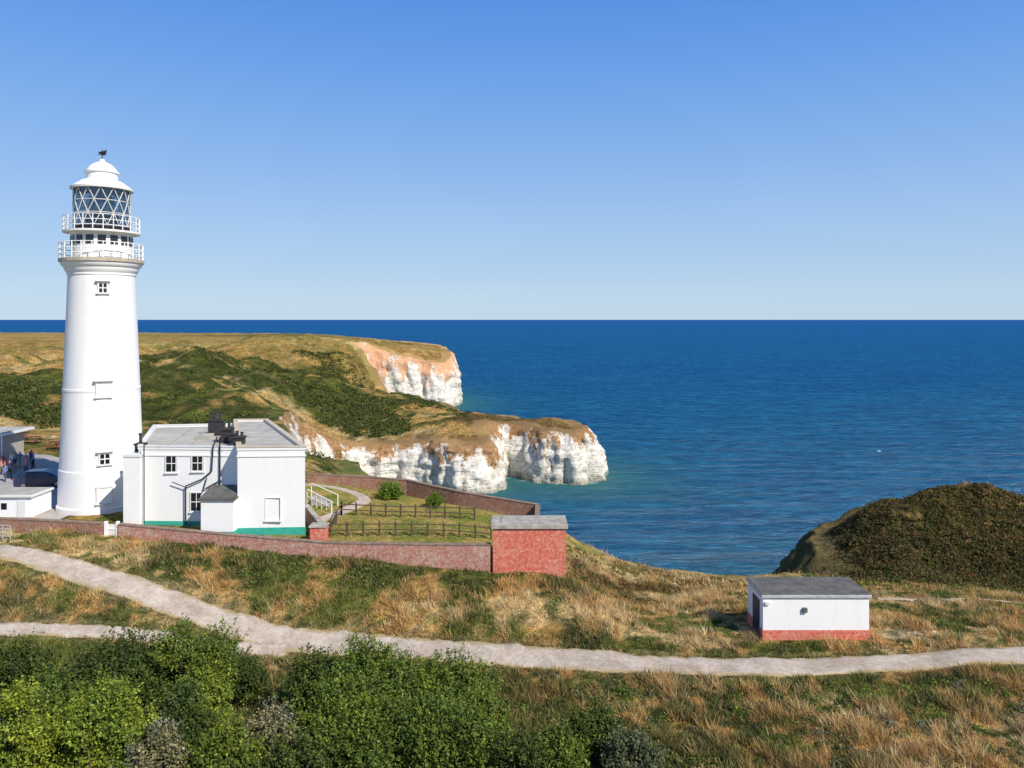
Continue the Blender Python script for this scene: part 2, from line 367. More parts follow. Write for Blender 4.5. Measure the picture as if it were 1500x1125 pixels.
# ---------------------------------------------------------------- cliffs
cl=C1[(C1[:,0]>-700)&(C1[:,0]<420)]
cl=resample(cl,.7)
k=9;ker=np.ones(k)/k
T=np.gradient(cl,axis=0)
T=np.stack([np.convolve(np.pad(T[:,a],k//2,'edge'),ker,'valid') for a in (0,1)],1);T/=np.linalg.norm(T,axis=1)[:,None]
N=np.stack([-T[:,1],T[:,0]],1)
sx,sy=cl[:,0],cl[:,1]
NI=3.2
top=H(sx+N[:,0]*(NI+3),sy+N[:,1]*(NI+3))
rows=[];att=[]
RB=36
for r in range(RB+1):
    tt=r/RB
    zz=(SEA-1.5)+(top-.5-(SEA-1.5))*tt
    off=NI*(.22*tt+.78*tt**6)
    px=sx+N[:,0]*off;py=sy+N[:,1]*off
    dsp=(fbm(px*.11+40,py*.11,zz*.035,o=3)-.5)*7.5+(np.abs(fbm(px*.35,py*.35,zz*.07,o=3)-.5))*-8+(fbm(px*.9,py*.9,zz*.5,o=3)-.5)*2.2+1.0
    led=(vn(px*.05,py*.05,zz*.9)-.5)*.9
    dsp=(dsp+led)*(1-tt**3*.5)
    px=px-N[:,0]*dsp;py=py-N[:,1]*dsp
    rows.append(np.stack([px,py,zz],1));att.append(np.full(len(sx),tt))
last=rows[-1]
for q in (.12,.25,.4,.6,.8,1.0):
    off=NI+.2+q*6.5
    tx=sx+N[:,0]*off;ty=sy+N[:,1]*off
    hx=H(tx,ty)
    zz=hx+.12-.45*q*q+(fbm(tx*.8,ty*.8,o=2)-.5)*.7*(1-q)
    bl=min(1,q*2.5)
    qx=last[:,0]+(tx-last[:,0])*bl;qy=last[:,1]+(ty-last[:,1])*bl
    zz=zz*bl+(last[:,2]+.35)*(1-bl)
    rows.append(np.stack([qx,qy,zz],1));att.append(np.full(len(sx),1+q))
V=np.concatenate(rows);AT=np.concatenate(att)
nr=len(rows);nc=len(sx)
i,j=np.meshgrid(np.arange(nr-1),np.arange(nc-1),indexing='ij')
f=np.stack([i*nc+j,i*nc+j+1,(i+1)*nc+j+1,(i+1)*nc+j],-1).reshape(-1,4)[:,::-1]
ccol,_,_=colour(V[:,0],V[:,1])
rv=(sst(150,160,V[:,1])*(1-sst(225,235,V[:,1])))[:,None]*.6
ccol=ccol*(1-rv)+np.array((.28,.18,.08))*rv
rv=((1-sst(100,120,V[:,1]))*sst(26,30,V[:,0]))[:,None]*.75
ccol=ccol*(1-rv)+np.array((.10,.085,.035))*rv
chk=np.concatenate([sst(100,150,sy)]*nr);fr=np.concatenate([sst(280,300,sy)]*nr)
t=NT('chalk_cliff_face')
at=t.n('ShaderNodeAttribute',attribute_name='Col').outputs['Color']
tt=t.n('ShaderNodeAttribute',attribute_name='ht').outputs['Fac'];ck=t.n('ShaderNodeAttribute',attribute_name='chalk').outputs['Fac'];fa=t.n('ShaderNodeAttribute',attribute_name='farc').outputs['Fac']
p=t.pos();n1=t.noise(.22,6,t.pos((1,1,.35)),.7);n2=t.noise(1.3,6,p,.7);n3=t.noise(.8,4,t.pos((.25,.25,3)),.6)
chalk=t.mix(t.mr(n2,.38,.54),(.55,.48,.39),(.92,.87,.77))
chalk=t.mix(t.math('MULTIPLY',t.mr(n3,.5,.6),.40),chalk,(.50,.43,.34))
chalk=t.mix(t.math('MULTIPLY',t.mr(n1,.54,.64),.6),chalk,(.44,.31,.19))
sepz=t.n('ShaderNodeSeparateXYZ');t.l(p,sepz.inputs[0])
low=t.mr(t.math('ADD',sepz.outputs[2],t.math('MULTIPLY',n2,2.0)),SEA+1.5,SEA+3.2,1,0)
chalk=t.mix(t.math('MULTIPLY',low,.7),chalk,(.20,.19,.12))
soilc=t.mix(t.mr(n2,.35,.65),(.22,.12,.05),(.54,.31,.15))
soilf=t.mix(t.mr(n2,.35,.65),(.60,.28,.14),(.82,.54,.34))
soilc=t.mix(fa,soilc,soilf)
ff=t.math('ADD',tt,t.math('MULTIPLY',t.math('SUBTRACT',n1,.5),2.6))
ff=t.math('ADD',ff,t.math('MULTIPLY',fa,.14))
cc=t.mix(t.mr(ff,.79,.93),chalk,soilc)
cc=t.mix(t.mr(t.math('ADD',tt,t.math('MULTIPLY',t.math('SUBTRACT',n2,.5),.9)),.96,1.12),cc,at)
cc=t.mix(ck,t.mix(t.mr(n2,.52,.68),at,t.mix(.35,at,soilc)),cc)
t.bsdf(cc,.95,.05,t.math('ADD',n2,n3),.8,.5)
mk('chalk_cliff',V,f,t.m,cols=ccol,attrs={'ht':AT,'chalk':chk,'farc':fr},smooth=False)
# ---------------------------------------------------------------- sea
ax_=axis([(-60000,-8000,8000),(-8000,-1000,1000),(-1000,-200,80),(-200,-60,14),(-60,80,3),(80,220,14),(220,1000,80),(1000,8000,1000),(8000,60000,8000)])
ay_=axis([(-200,60,30),(60,230,3),(230,400,8),(400,1000,40),(1000,8000,1000),(8000,90000,8200)])
X,Y=np.meshgrid(ax_,ay_,indexing='ij');x=X.ravel();y=Y.ravel()
sds=-coast_sd(x,y);sh=np.exp(-np.clip(sds,0,1e6)/12.0)
nx,ny=len(ax_),len(ay_);i,j=np.meshgrid(np.arange(nx-1),np.arange(ny-1),indexing='ij')
f=np.stack([i*ny+j,(i+1)*ny+j,(i+1)*ny+j+1,i*ny+j+1],-1).reshape(-1,4)
t=NT('sea_water');p=t.pos()
sep=t.n('ShaderNodeSeparateXYZ');t.l(p,sep.inputs[0])
shl=t.n('ShaderNodeAttribute',attribute_name='shallow').outputs['Fac']
a=t.mr(sep.outputs[1],90,500);b_=t.mr(sep.outputs[1],400,5000)
c=t.mix(a,(.004,.115,.215),(.001,.085,.25));c=t.mix(b_,c,(.002,.062,.28))
pn=t.noise(.012,5,t.pos((1,2.5,1)),.6)
c=t.mix(t.math('MULTIPLY',t.mr(pn,.42,.65),.3),c,(.0,.13,.28))
wv=t.noise(.32,7,t.pos((.6,1.7,1)),.75,.6)
wl2=t.noise(.09,6,t.pos((.5,2.0,1)),.75,.5)
w2=t.noise(.012,6,t.pos((.5,2.6,1)),.7,.4)
w3=t.noise(1.6,3,t.pos((.8,1.4,1)),.6)
c=t.mix(t.math('MULTIPLY',t.mr(wv,.50,.60),.55),c,(.03,.24,.39))
c=t.mix(t.math('MULTIPLY',t.mr(wv,.50,.40),.70),c,(.0,.035,.10))
c=t.mix(t.math('MULTIPLY',t.mr(wl2,.52,.40),.5),c,(.0,.045,.14))
c=t.mix(t.math('MULTIPLY',t.mr(wl2,.52,.62),.30),c,(.02,.19,.37))
c=t.mix(t.math('MULTIPLY',t.mr(w2,.52,.40),.25),c,(.0,.055,.18))
nn=t.math('MULTIPLY',shl,t.mr(pn,.3,.7,.75,1.1))
c=t.mix(nn,c,(.04,.18,.16))
foam=t.mr(t.math('ADD',shl,t.math('MULTIPLY',wv,.35)),1.1,1.2)
c=t.mix(t.math('MULTIPLY',foam,.5),c,(.7,.75,.72))
hgt=t.math('ADD',t.math('ADD',wv,t.math('MULTIPLY',wl2,2.5)),t.math('MULTIPLY',w3,.25))
bm=t.n('ShaderNodeBump');bm.inputs['Strength'].default_value=.8;bm.inputs['Distance'].default_value=1.3;t.l(hgt,bm.inputs['Height'])
df=t.n('ShaderNodeBsdfDiffuse');t.l(c,df.inputs[0]);t.l(bm.outputs[0],df.inputs['Normal'])
gl=t.n('ShaderNodeBsdfGlossy');gl.inputs['Roughness'].default_value=.2;t.l(bm.outputs[0],gl.inputs['Normal']);gl.inputs['Color'].default_value=(.8,.92,1,1)
mx=t.n('ShaderNodeMixShader');mx.inputs[0].default_value=.06;t.l(df.outputs[0],mx.inputs[1]);t.l(gl.outputs[0],mx.inputs[2]);t.l(mx.outputs[0],t.out.inputs[0])
mk('sea',np.stack([x,y,np.full_like(x,SEA)],1),f,t.m,attrs={'shallow':sh})
# ---------------------------------------------------------------- path sheets
def strip(name,line,w,mat,lift=.0,parent=None,jit=.18):
    L=np.asarray(line);T=np.gradient(L,axis=0);T/=np.linalg.norm(T,axis=1)[:,None];Nn=np.stack([-T[:,1],T[:,0]],1)
    offs=np.linspace(-1,1,9);V=[]
    for o in offs:
        e=(abs(o)>.99)
        ww=w+ (fbm(L[:,0]*1.6+o*50,L[:,1]*1.6,o=4)-.5)*jit*4*(abs(o)>.7)
        q=L+Nn*(o*ww)[:,None]
        V.append(np.stack([q[:,0],q[:,1],H(q[:,0],q[:,1])+lift-(.10 if e else 0)],1))
    n=len(L);V=np.concatenate(V);i,j=np.meshgrid(np.arange(8),np.arange(n-1),indexing='ij')
    f=np.stack([i*n+j,i*n+j+1,(i+1)*n+j+1,(i+1)*n+j],-1).reshape(-1,4)[:,::-1]
    e=np.repeat(np.abs(offs),n)
    return mk(name,V,f,mat,smooth=True,attrs={'edge':e},parent=parent)
t=NT('worn_concrete_path');p=t.pos();n=t.noise(.7,7,p,.75);n2=t.noise(5,6,p,.8);ed=t.n('ShaderNodeAttribute',attribute_name='edge').outputs['Fac']
c=t.mix(t.mr(n,.40,.60),(.40,.325,.25),(.57,.485,.40));c=t.mix(t.math('MULTIPLY',t.mr(n2,.5,.62),.45),c,(.28,.22,.165))
c=t.mix(t.math('MULTIPLY',t.mr(n2,.48,.38),.4),c,(.66,.58,.48))
c=t.mix(t.math('MULTIPLY',t.mr(t.math('ADD',ed,t.math('MULTIPLY',n,.6)),.38,.22),.3),c,(.33,.27,.16))
c=t.mix(t.mr(t.math('ADD',ed,t.math('MULTIPLY',n2,.7)),.98,1.2),c,(.38,.29,.15))
t.bsdf(c,.95,.05,n2,.5,.04);M_path=t.m
strip('footpath',PATH1,1.02,M_path,jit=.22);strip('footpath',PATH2,.6,M_path,.02,jit=.2)
M_dirt=simple('sandy_dirt',(.60,.46,.30),.95,.3,1.5,.05,.4)
strip('dirt_track',TRACK,.55,M_dirt,.03,jit=.25)
strip('garden_path',GPATH,.65,M_path,.0,jit=.05)
t=NT('tarmac');p=t.pos();n=t.noise(.4,6,p,.7);n2=t.noise(9,4,p)
c=t.mix(t.mr(n,.35,.65),(.34,.31,.28),(.46,.42,.38));t.bsdf(c,.9,.1,n2,.3,.02)
mk('car_park',[(a,b,.012) for a,b in CARPARK],[tuple(range(len(CARPARK)))[::-1]],t.m)
# ---------------------------------------------------------------- lighthouse
LH=empty('lighthouse');TC=(-32.2,59.0)
prof=[(3.12,-.4),(3.12,.35),(3.02,.45),(2.98,3.0),(2.98,3.12),(2.92,3.2),(2.80,6.0),(2.70,9.1),(2.73,9.12),(2.73,9.3),(2.69,9.32),(2.56,12.5),(2.44,15.5),(2.36,17.9),(2.36,18.0)]
lathe('tower',prof,TC,M_white,LH)
lathe('cornice',[(2.36,17.98),(2.42,18.05),(2.42,18.2),(2.5,18.3),(2.62,18.5),(2.62,18.62),(2.74,18.7),(2.86,18.9),(2.86,19.0)],TC,M_white,LH)
lathe('lower_gallery_deck',[(2.86,19.0),(2.98,19.03),(2.98,19.27),(2.94,19.3),(2.1,19.3)],TC,M_buff,LH)
lathe('watch_room',[(2.13,19.28),(2.13,21.15),(2.2,21.2),(2.35,21.3)],TC,M_white,LH)
lathe('upper_gallery_deck',[(2.35,21.28),(2.72,21.32),(2.72,21.46),(2.0,21.47)],TC,M_white,LH)
for i in range(16):
    a=i*2*math.pi/16+.1
    o=box('watch_room_window',-.045,.045,-.27,.27,-.34,.34,M_dglass,LH)
    o.location=(TC[0]+2.13*math.cos(a),TC[1]+2.13*math.sin(a),20.72);o.rotation_euler=(0,0,a)
def rail(name,r,z0,z1,n,levels,rp):
    s=[]
    for i in range(n):
        a=i*2*math.pi/n;b=(i+1)*2*math.pi/n
        A_=(TC[0]+r*math.cos(a),TC[1]+r*math.sin(a));B_=(TC[0]+r*math.cos(b),TC[1]+r*math.sin(b))
        s.append(((*A_,z0),(*A_,z1),rp*1.3,rp*1.3))
        for l in levels: s.append(((*A_,l),(*B_,l),rp,rp))
    tubes(name,s,rp,M_white,LH,5)
rail('lower_railing',2.9,19.3,20.5,24,[19.65,20.05,20.5],.035)
rail('upper_railing',2.66,21.45,22.6,24,[21.8,22.2,22.6],.03)
lathe('lantern_plinth',[(2.0,21.46),(2.0,21.85),(1.95,21.85)],TC,M_black,LH)
s=[];NB=14;z0,z1=21.85,24.75;R=1.98;ST=9;tw=3*math.pi/NB
for sg in (1,-1):
    for i in range(NB):
        for q in range(ST):
            a=i*2*math.pi/NB+sg*tw*q/ST;b=i*2*math.pi/NB+sg*tw*(q+1)/ST
            s.append(((TC[0]+R*math.cos(a),TC[1]+R*math.sin(a),z0+(z1-z0)*q/ST),(TC[0]+R*math.cos(b),TC[1]+R*math.sin(b),z0+(z1-z0)*(q+1)/ST)))
for l in (z0,z0+(z1-z0)/3,z0+2*(z1-z0)/3,z1):
    for i in range(36):
        a=i*2*math.pi/36;b=(i+1)*2*math.pi/36
        s.append(((TC[0]+R*math.cos(a),TC[1]+R*math.sin(a),l),(TC[0]+R*math.cos(b),TC[1]+R*math.sin(b),l)))
tubes('lantern_lattice',s,.04,simple('lattice_paint',(.62,.62,.58),.5),LH,5)
t=NT('lantern_glass');tr=t.n('ShaderNodeBsdfTransparent');tr.inputs[0].default_value=(.50,.60,.68,1);gl=t.n('ShaderNodeBsdfGlossy');gl.inputs['Roughness'].default_value=.06;gl.inputs['Color'].default_value=(.7,.8,.9,1)
lw=t.n('ShaderNodeLayerWeight');lw.inputs[0].default_value=.35;mx=t.n('ShaderNodeMixShader');t.l(t.mr(lw.outputs['Fresnel'],0,1,.1,.7),mx.inputs[0]);t.l(tr.outputs[0],mx.inputs[1]);t.l(gl.outputs[0],mx.inputs[2]);t.l(mx.outputs[0],t.out.inputs[0])
lathe('lantern_glass',[(1.93,21.85),(1.93,24.75)],TC,t.m,LH,24,False)
lathe('lantern_floor',[(1.9,21.9),(.01,21.9)],TC,M_black,LH)
lathe('optic',[(.3,21.9),(.5,22.2),(.85,22.5),(1.0,23.0),(1.0,23.6),(.85,24.1),(.5,24.5),(.2,24.7)],TC,simple('optic_lens',(.30,.40,.46),.1,.4,4,.8),LH,12,False)
lathe('lantern_blinds',[(1.15,21.9),(1.15,23.0)],TC,simple('dark_curtain',(.03,.05,.07),.6),LH,16,False)
lathe('lantern_roof',[(2.0,24.7),(2.22,24.72),(2.24,24.86),(2.1,24.95),(1.75,25.2),(1.45,25.42),(1.22,25.5),(1.12,25.52),(1.12,26.05),(1.24,26.08),(1.24,26.2),(1.08,26.28),(.95,26.5),(.7,26.75),(.4,26.92),(.2,26.98),(.2,27.15),(.1,27.2),(.01,27.22)],TC,M_white,LH)
vs=[((TC[0],TC[1],27.2),(TC[0],TC[1],27.95),.04,.03),((TC[0]-.35,TC[1],27.55),(TC[0]+.35,TC[1],27.55),.025,.025),((TC[0],TC[1]-.35,27.55),(TC[0],TC[1]+.35,27.55),.025,.025)]
tubes('weather_vane_rod',vs,.03,M_black,LH)
mk('weather_vane',[(TC[0]-.1,TC[1]-.02,27.55),(TC[0]+.3,TC[1]-.02,27.55),(TC[0]+.38,TC[1],27.95),(TC[0]+.15,TC[1],27.85),(TC[0]-.35,TC[1],27.75),(TC[0]-.1,TC[1]+.02,27.55)],[(0,1,2,3,4)],M_black,parent=LH)
def trad(z): return float(np.interp(z,[p[1] for p in prof],[p[0] for p in prof]))
ab=math.atan2(-59,32.2)
def twin(z,w,h,da,glazed=True,hood=True):
    r=trad(z-h/2);a=ab+da;e=empty('tower_window');e.parent=LH;e.location=(TC[0]+r*math.cos(a),TC[1]+r*math.sin(a),z);e.rotation_euler=(0,0,a)
    d=.07
    box('frame_side',-.1,d,-w/2-.12,-w/2,-h/2,h/2,M_white2,e);box('frame_side',-.1,d,w/2,w/2+.12,-h/2,h/2,M_white2,e)
    box('frame_head',-.1,d+.02,-w/2-.14,w/2+.14,h/2,h/2+.14,M_white2,e);box('sill',-.1,d+.08,-w/2-.2,w/2+.2,-h/2-.12,-h/2,M_white2,e)
    if hood: box('hood',-.1,d+.16,-w/2-.26,w/2+.26,h/2+.14,h/2+.24,M_white2,e)
    if glazed:
        box('pane',-.1,.035,-w/2,w/2,-h/2,h/2,M_dglass,e)
        box('sash',.03,.055,-.035,.035,-h/2,h/2,M_white,e);box('sash',.03,.06,-w/2,w/2,-.035,.035,M_white,e)
    else: box('blind_panel',-.1,.03,-w/2,w/2,-h/2,h/2,M_white,e)
twin(17.0,.5,.7,.02);twin(9.3,.8,1.0,.03,False);twin(4.1,.62,.75,.06);twin(1.4,.9,1.1,.06,False,False)
# ---------------------------------------------------------------- keepers house
KH=empty('keepers_house')
LB=[(-26.6,53.5),(-19.0,53.2),(-21.5,65.4),(-30.6,64.2)]
RB_=[(-18.86,51.6),(-14.3,51.9),(-21.6,66.2),(-24.4,66.0)]
def block(tag,poly,zt,trim):
    prism(tag+'_walls',poly,-.5,zt,M_white,KH)
    prism(tag+'_roof',inset(poly,.22),zt,zt+.06,M_roof,KH)
    ringprism(tag+'_parapet',poly,.05,.24,zt+.002,zt+.2,M_white,KH)
    ringprism(tag+'_coping',poly,.09,.28,zt+.2,zt+.26,trim,KH)
    ringprism(tag+'_string_course',poly,.06,.0,zt-.45,zt-.35,M_white,KH)
    ringprism(tag+'_plinth',poly,.035,.0,-.4,.27,M_teal,KH)
block('left_wing',LB,5.35,M_white2);block('right_wing',RB_,5.6,simple('coping_stone',(.60,.50,.36),.8,.2))
box('side_bay',-27.4,-26.2,52.9,56,-.4,4.9,M_white,KH,.02)
box('side_bay_coping',-27.45,-26.15,52.85,56,4.9,5.05,M_white2,KH)
tubes('roof_seam',[((-26.5+i*1.6,54,5.43),(-28.6+i*1.6,63.5,5.43)) for i in range(1,5)],.04,M_conc,KH,4)
box('roof_hatch',-24.3,-23.2,57.5,58.5,5.38,5.75,M_roof,KH,.03)
def win(e,xc,yf,zc,w,h,name='window'):
    g=empty(name);g.parent=e
    box('recess',xc-w/2,xc+w/2,yf-.012,yf+.1,zc-h/2,zc+h/2,M_dglass,g)
    fw=.07
    box('frame_l',xc-w/2-fw,xc-w/2,yf-.05,yf+.05,zc-h/2-fw,zc+h/2+fw,M_white2,g);box('frame_r',xc+w/2,xc+w/2+fw,yf-.05,yf+.05,zc-h/2-fw,zc+h/2+fw,M_white2,g)
    box('frame_t',xc-w/2,xc+w/2,yf-.045,yf+.05,zc+h/2,zc+h/2+fw,M_white2,g);box('sill',xc-w/2-.12,xc+w/2+.12,yf-.12,yf+.05,zc-h/2-fw-.08,zc-h/2-fw,M_white2,g)
    box('bar_v',xc-.02,xc+.02,yf-.03,yf,zc-h/2,zc+h/2,M_white,g);box('bar_h',xc-w/2,xc+w/2,yf-.035,yf,zc-.025,zc+.025,M_white,g)
for u,v0,v1 in ((251,667,691),(290,667,689),(288,722,748)):
    d=53.35;xc=(u-750)/F*d;zc=HC-((v0+v1)/2-468)/F*d
    win(KH,xc,d-.04*(xc+22.8),zc,.78,(v1-v0)/F*d)
xc=(399-750)/F*51.6
g=empty('blind_window');g.parent=KH
box('panel_edge_l',xc-.53,xc-.5,51.68,51.8,.75,2.33,M_white2,g);box('panel_edge_r',xc+.5,xc+.53,51.68,51.8,.75,2.33,M_white2,g);box('panel_edge_t',xc-.5,xc+.5,51.68,51.8,2.3,2.33,M_white2,g);box('panel_sill',xc-.6,xc+.6,51.6,51.8,.68,.75,M_white2,g)
box('porch_walls',-21.1,-18.87,50.9,53.2,-.5,2.35,M_white,KH,.015)
box('porch_plinth',-21.13,-18.84,50.87,53.2,-.4,.22,M_teal,KH)
prism('porch_roof',[(-21.25,50.75),(-18.75,50.75),(-18.9,53.2),(-21.25,53.2)],2.352,2.47,M_roofd,KH)
mk('porch_roof_slope',[(-21.2,50.8,2.48),(-18.88,50.8,2.48),(-18.88,53.18,2.9),(-21.2,53.18,2.9),(-18.88,53.18,2.47),(-21.2,53.18,2.47)],[(0,1,2,3),(0,3,5),(1,4,2)],M_roofd,parent=KH)
def PW(u,v,d=53.15): return W(u,v,d)
def polyl(l,r): return [(l[i],l[i+1],r,r) for i in range(len(l)-1)]
tubes('drainpipe',polyl([PW(272,768),PW(272,712),PW(296,702),PW(310,690),PW(312,655),PW(318,640)],.05)+polyl([PW(322,712),PW(322,640)],.055)+polyl([PW(252,706),PW(272,714)],.035)+polyl([PW(297,720),PW(303,700)],.04)+polyl([PW(211,768,53.0),PW(211,650,53.0)],.045)+polyl([PW(300,716),PW(322,704)],.04),.06,M_black,KH)
M_chim=simple('tarred_chimney',(.045,.043,.043),.8,.4,4)
def chim(u,d,zb,w,dep,h,n,ph):
    xc=(u-750)/F*d;g=empty('chimney');g.parent=KH
    box('stack',xc-w/2,xc+w/2,d-dep/2,d+dep/2,zb,zb+h,M_chim,g,.02);box('cap',xc-w/2-.07,xc+w/2+.07,d-dep/2-.07,d+dep/2+.07,zb+h,zb+h+.12,M_chim,g,.02)
    for i in range(n):
        px=xc-w/2+(i+.5)*w/n;hh=ph*random.uniform(.7,1.2)
        lathe('pot',[(.14,0),(.11,hh*.2),(.095,hh*.8),(.135,hh*.85),(.135,hh),(.08,hh),(.08,hh*.7)],(px,d),M_chim,g,12,True,zb+h+.11)
chim(316,59.5,5.4,1.05,.5,1.15,3,.7);chim(332,56.0,5.4,.75,.5,.95,2,.65);chim(351,54.0,5.6,.7,.5,.5,2,.42);chim(206,54.6,5.0,.6,.6,.5,1,.75);chim(341,55,5.6,.4,.4,.55,1,.6)
# ---------------------------------------------------------------- outbuilding
OB=empty('outbuilding')
box('walls',-38.2,-35.2,55.0,57.4,-.3,1.6,M_white,OB,.02);box('roof',-38.4,-35.05,54.8,57.5,1.602,1.76,M_white2,OB,.02);box('roof_felt',-38.3,-35.15,54.9,57.4,1.76,1.79,M_roof,OB)
box('door',-36.2,-35.6,54.94,55.02,-.1,1.35,M_white2,OB);box('window',-37.4,-37.0,54.96,55.02,.7,1.15,M_dglass,OB);box('plinth',-38.23,-35.17,54.97,57.4,-.3,.12,M_conc,OB)
# ---------------------------------------------------------------- shed
SH=empty('utility_shed');zb=-3.3
X0,X1=14.05,20.0;Y0,Y1=42.05,44.75
box('walls',X0,X1,Y0,Y1,zb+.5,-.95,M_white,SH,.01);box('brick_plinth',X0-.03,X1+.03,Y0-.03,Y1,zb-1.0,zb+.5,M_red,SH)
box('roof_slab',X0-.1,X1+.1,Y0-.12,Y1+.12,-.948,-.80,simple('fascia',(.5,.5,.49),.8,.3),SH,.01);box('roof_felt',X0-.05,X1+.05,Y0-.07,Y1+.07,-.80,-.76,M_roofd,SH)
box('door',X0-.05,X0+.02,42.6,43.7,zb-.05,-1.3,simple('dark_blue_door',(.02,.035,.06),.5),SH)
box('vent_box',16.25,16.5,Y0-.14,Y0,-1.78,-1.52,simple('grey_vent',(.12,.12,.11),.6),SH,.01)
box('side_lamp',X0+.1,X0+.35,Y0-.12,Y0,-1.35,-1.2,M_white2,SH,.01)
# ---------------------------------------------------------------- walls
def wall(name,pl,th,mat,depth=2.2,cop=M_conc,step=1.0):
    e=empty(name)
    pl=np.array(pl,float);L=resample(pl,step)
    n=len(L);T=np.gradient(L[:,:2],axis=0);T/=np.linalg.norm(T,axis=1)[:,None];Nn=np.stack([-T[:,1],T[:,0]],1)*th/2
    s=np.r_[0,np.cumsum(np.linalg.norm(np.diff(L[:,:2],axis=0),axis=1))]
    V=[];
    for sg,zt in ((-1,0),(-1,1),(1,1),(1,0)):
        q=L[:,:2]+sg*Nn;V.append(np.stack([q[:,0],q[:,1],L[:,2] if zt else L[:,2]-depth],1))
    V=np.concatenate(V);F_=[];UV=[]
    hs=[0,depth,depth+th,2*depth+th]
    for k in range(3):
        for i in range(n-1):
            F_.append((k*n+i,k*n+i+1,(k+1)*n+i+1,(k+1)*n+i));UV+=[(s[i],hs[k]),(s[i+1],hs[k]),(s[i+1],hs[k+1]),(s[i],hs[k+1])]
    F_.append((0,n,2*n,3*n));UV+=[(0,0),(0,depth),(th,depth),(th,0)];F_.append((n-1,4*n-1,3*n-1,2*n-1));UV+=[(0,0),(th,0),(th,depth),(0,depth)]
    mk('brickwork',V,F_,mat,parent=e,uv=UV)
    V=[];c=th/2+.03;Nc=Nn/(th/2)*c
    jz=(np.random.RandomState(3).rand(n)-.5)*.03
    for sg,dz in ((-1,.003),(-1,.07),(1,.07),(1,.003)):
        q=L[:,:2]+sg*Nc;V.append(np.stack([q[:,0],q[:,1],L[:,2]+dz+(jz if dz>.01 else 0)],1))
    V=np.concatenate(V);F_=[(k*n+i,k*n+i+1,((k+1)%4)*n+i+1,((k+1)%4)*n+i) for k in range(4) for i in range(n-1)]+[(0,n,2*n,3*n),(n-1,4*n-1,3*n-1,2*n-1)]
    mk('coping',V,F_,cop,parent=e)
    return e
wall('boundary_wall',WALLF[:4],.35,M_brown,cop=M_cop);wall('boundary_wall',WALLF[4:7],.35,M_pink,cop=M_cop);wall('boundary_wall',WALLF[6:],.38,M_pink,cop=M_cop)
wall('garden_wall',REARW[:3],.33,M_brown,1.6,M_cop);wall('garden_wall',REARW[2:5],.33,M_brown,2.0,M_cop);wall('garden_wall',REARW[4:],.33,M_brown,2.4,M_cop)
wall('yard_wall',[(-14.9,54.5,1.1),(-12.9,50.6,.9)],.3,M_brown,1.6)
e=empty('wall_pier');box('brickwork',-13.35,-12.35,49.6,50.5,-.8,.85,M_red,e);box('cap',-13.42,-12.28,49.53,50.57,.85,.95,M_conc,e)
G=empty('white_gate')
for a,b in ((-27.75,-27.55),(-26.95,-26.75)): box('post',a,b,51.05,51.25,-.6,.85,M_white,G,.01)
for i in range(5): box('slat',-27.52+i*.115,-27.44+i*.115,51.12,51.17,-.35,.65,M_white,G)
box('rail',-27.55,-26.95,51.08,51.118,.3,.4,M_white,G);box('rail',-27.55,-26.95,51.08,51.118,-.2,-.1,M_white,G)
G=empty('metal_gate');s=[]
ga=W(-30,768,49.6);gb=W(15,768,49.4)
for q in range(5):
    zq=ga[2]-.02-q*.24;s.append(((ga[0],ga[1],zq),(gb[0],gb[1],zq)))
for q in np.linspace(0,1,5):
    xx=ga[0]*(1-q)+gb[0]*q;yy=ga[1]*(1-q)+gb[1]*q;s.append(((xx,yy,ga[2]),(xx,yy,ga[2]-1.25)))
tubes('bars',s,.03,simple('galvanised_steel',(.45,.46,.46),.5),G)
BK=empty('brick_blockhouse')
x0=(722-750)/F*47.2;x1=(829-750)/F*47.2
box('walls',x0,x1,47.2,49.3,-2.4,1.45,M_red,BK);box('roof_slab',x0-.12,x1+.12,47.08,49.42,1.452,1.72,M_conc,BK,.03)
box('step_slab',x0+.5,x1-1.2,47.4,49.1,1.722,1.77,M_conc,BK,.02)
def fence(name,pl,n,h=1.0):
    e=empty(name);L=np.array(pl,float);L=resample(L,1e-3+np.linalg.norm(np.diff(L,axis=0),axis=1).sum()/n)
    zz=H(L[:,0],L[:,1]);s=[]
    for i in range(len(L)):
        box('post',L[i,0]-.06,L[i,0]+.06,L[i,1]-.06,L[i,1]+.06,zz[i]-.3,zz[i]+h,M_wood,e)
    for i in range(len(L)-1):
        for q in (.45,.85): s.append(((L[i,0],L[i,1]-.07,zz[i]+h*q),(L[i+1,0],L[i+1,1]-.07,zz[i+1]+h*q),.05,.05))
    tubes('rails',s,.05,M_wood,e,4)
fence('wooden_fence',[uvd(500,752,57),uvd(560,752,57),uvd(695,750,57.5)],10)
fence('wooden_fence',[uvd(484,783,51.7),uvd(600,783,52.2),uvd(719,782,53)],11)
fence('wooden_fence',[uvd(484,783,51.8),uvd(500,752,57)],3)
WR=empty('white_railing');s=[]
a=W(450,740,59.5);b=W(486,742,57.5)
for q in np.linspace(0,1,6):
    px,py=a[0]*(1-q)+b[0]*q,a[1]*(1-q)+b[1]*q;s.append(((px,py,-.3),(px,py,1.15-.5*q)))
s+=[((a[0],a[1],1.15),(b[0],b[1],.65)),((a[0],a[1],.6),(b[0],b[1],.2))]
s+=[((a[0]-.2,a[1]+2,1.2),(b[0],b[1]+2,.7)),((a[0]-.2,a[1]+2,-.2),(a[0]-.2,a[1]+2,1.2)),((b[0],b[1]+2,-.2),(b[0],b[1]+2,.7))]
tubes('rails',s,.04,M_white,WR)
for i in range(4): box('step',a[0]+.2+i*.4,a[0]+.6+i*.4,a[1]-.2,a[1]+1.4,-.4,.35-.15*i,M_conc,WR)
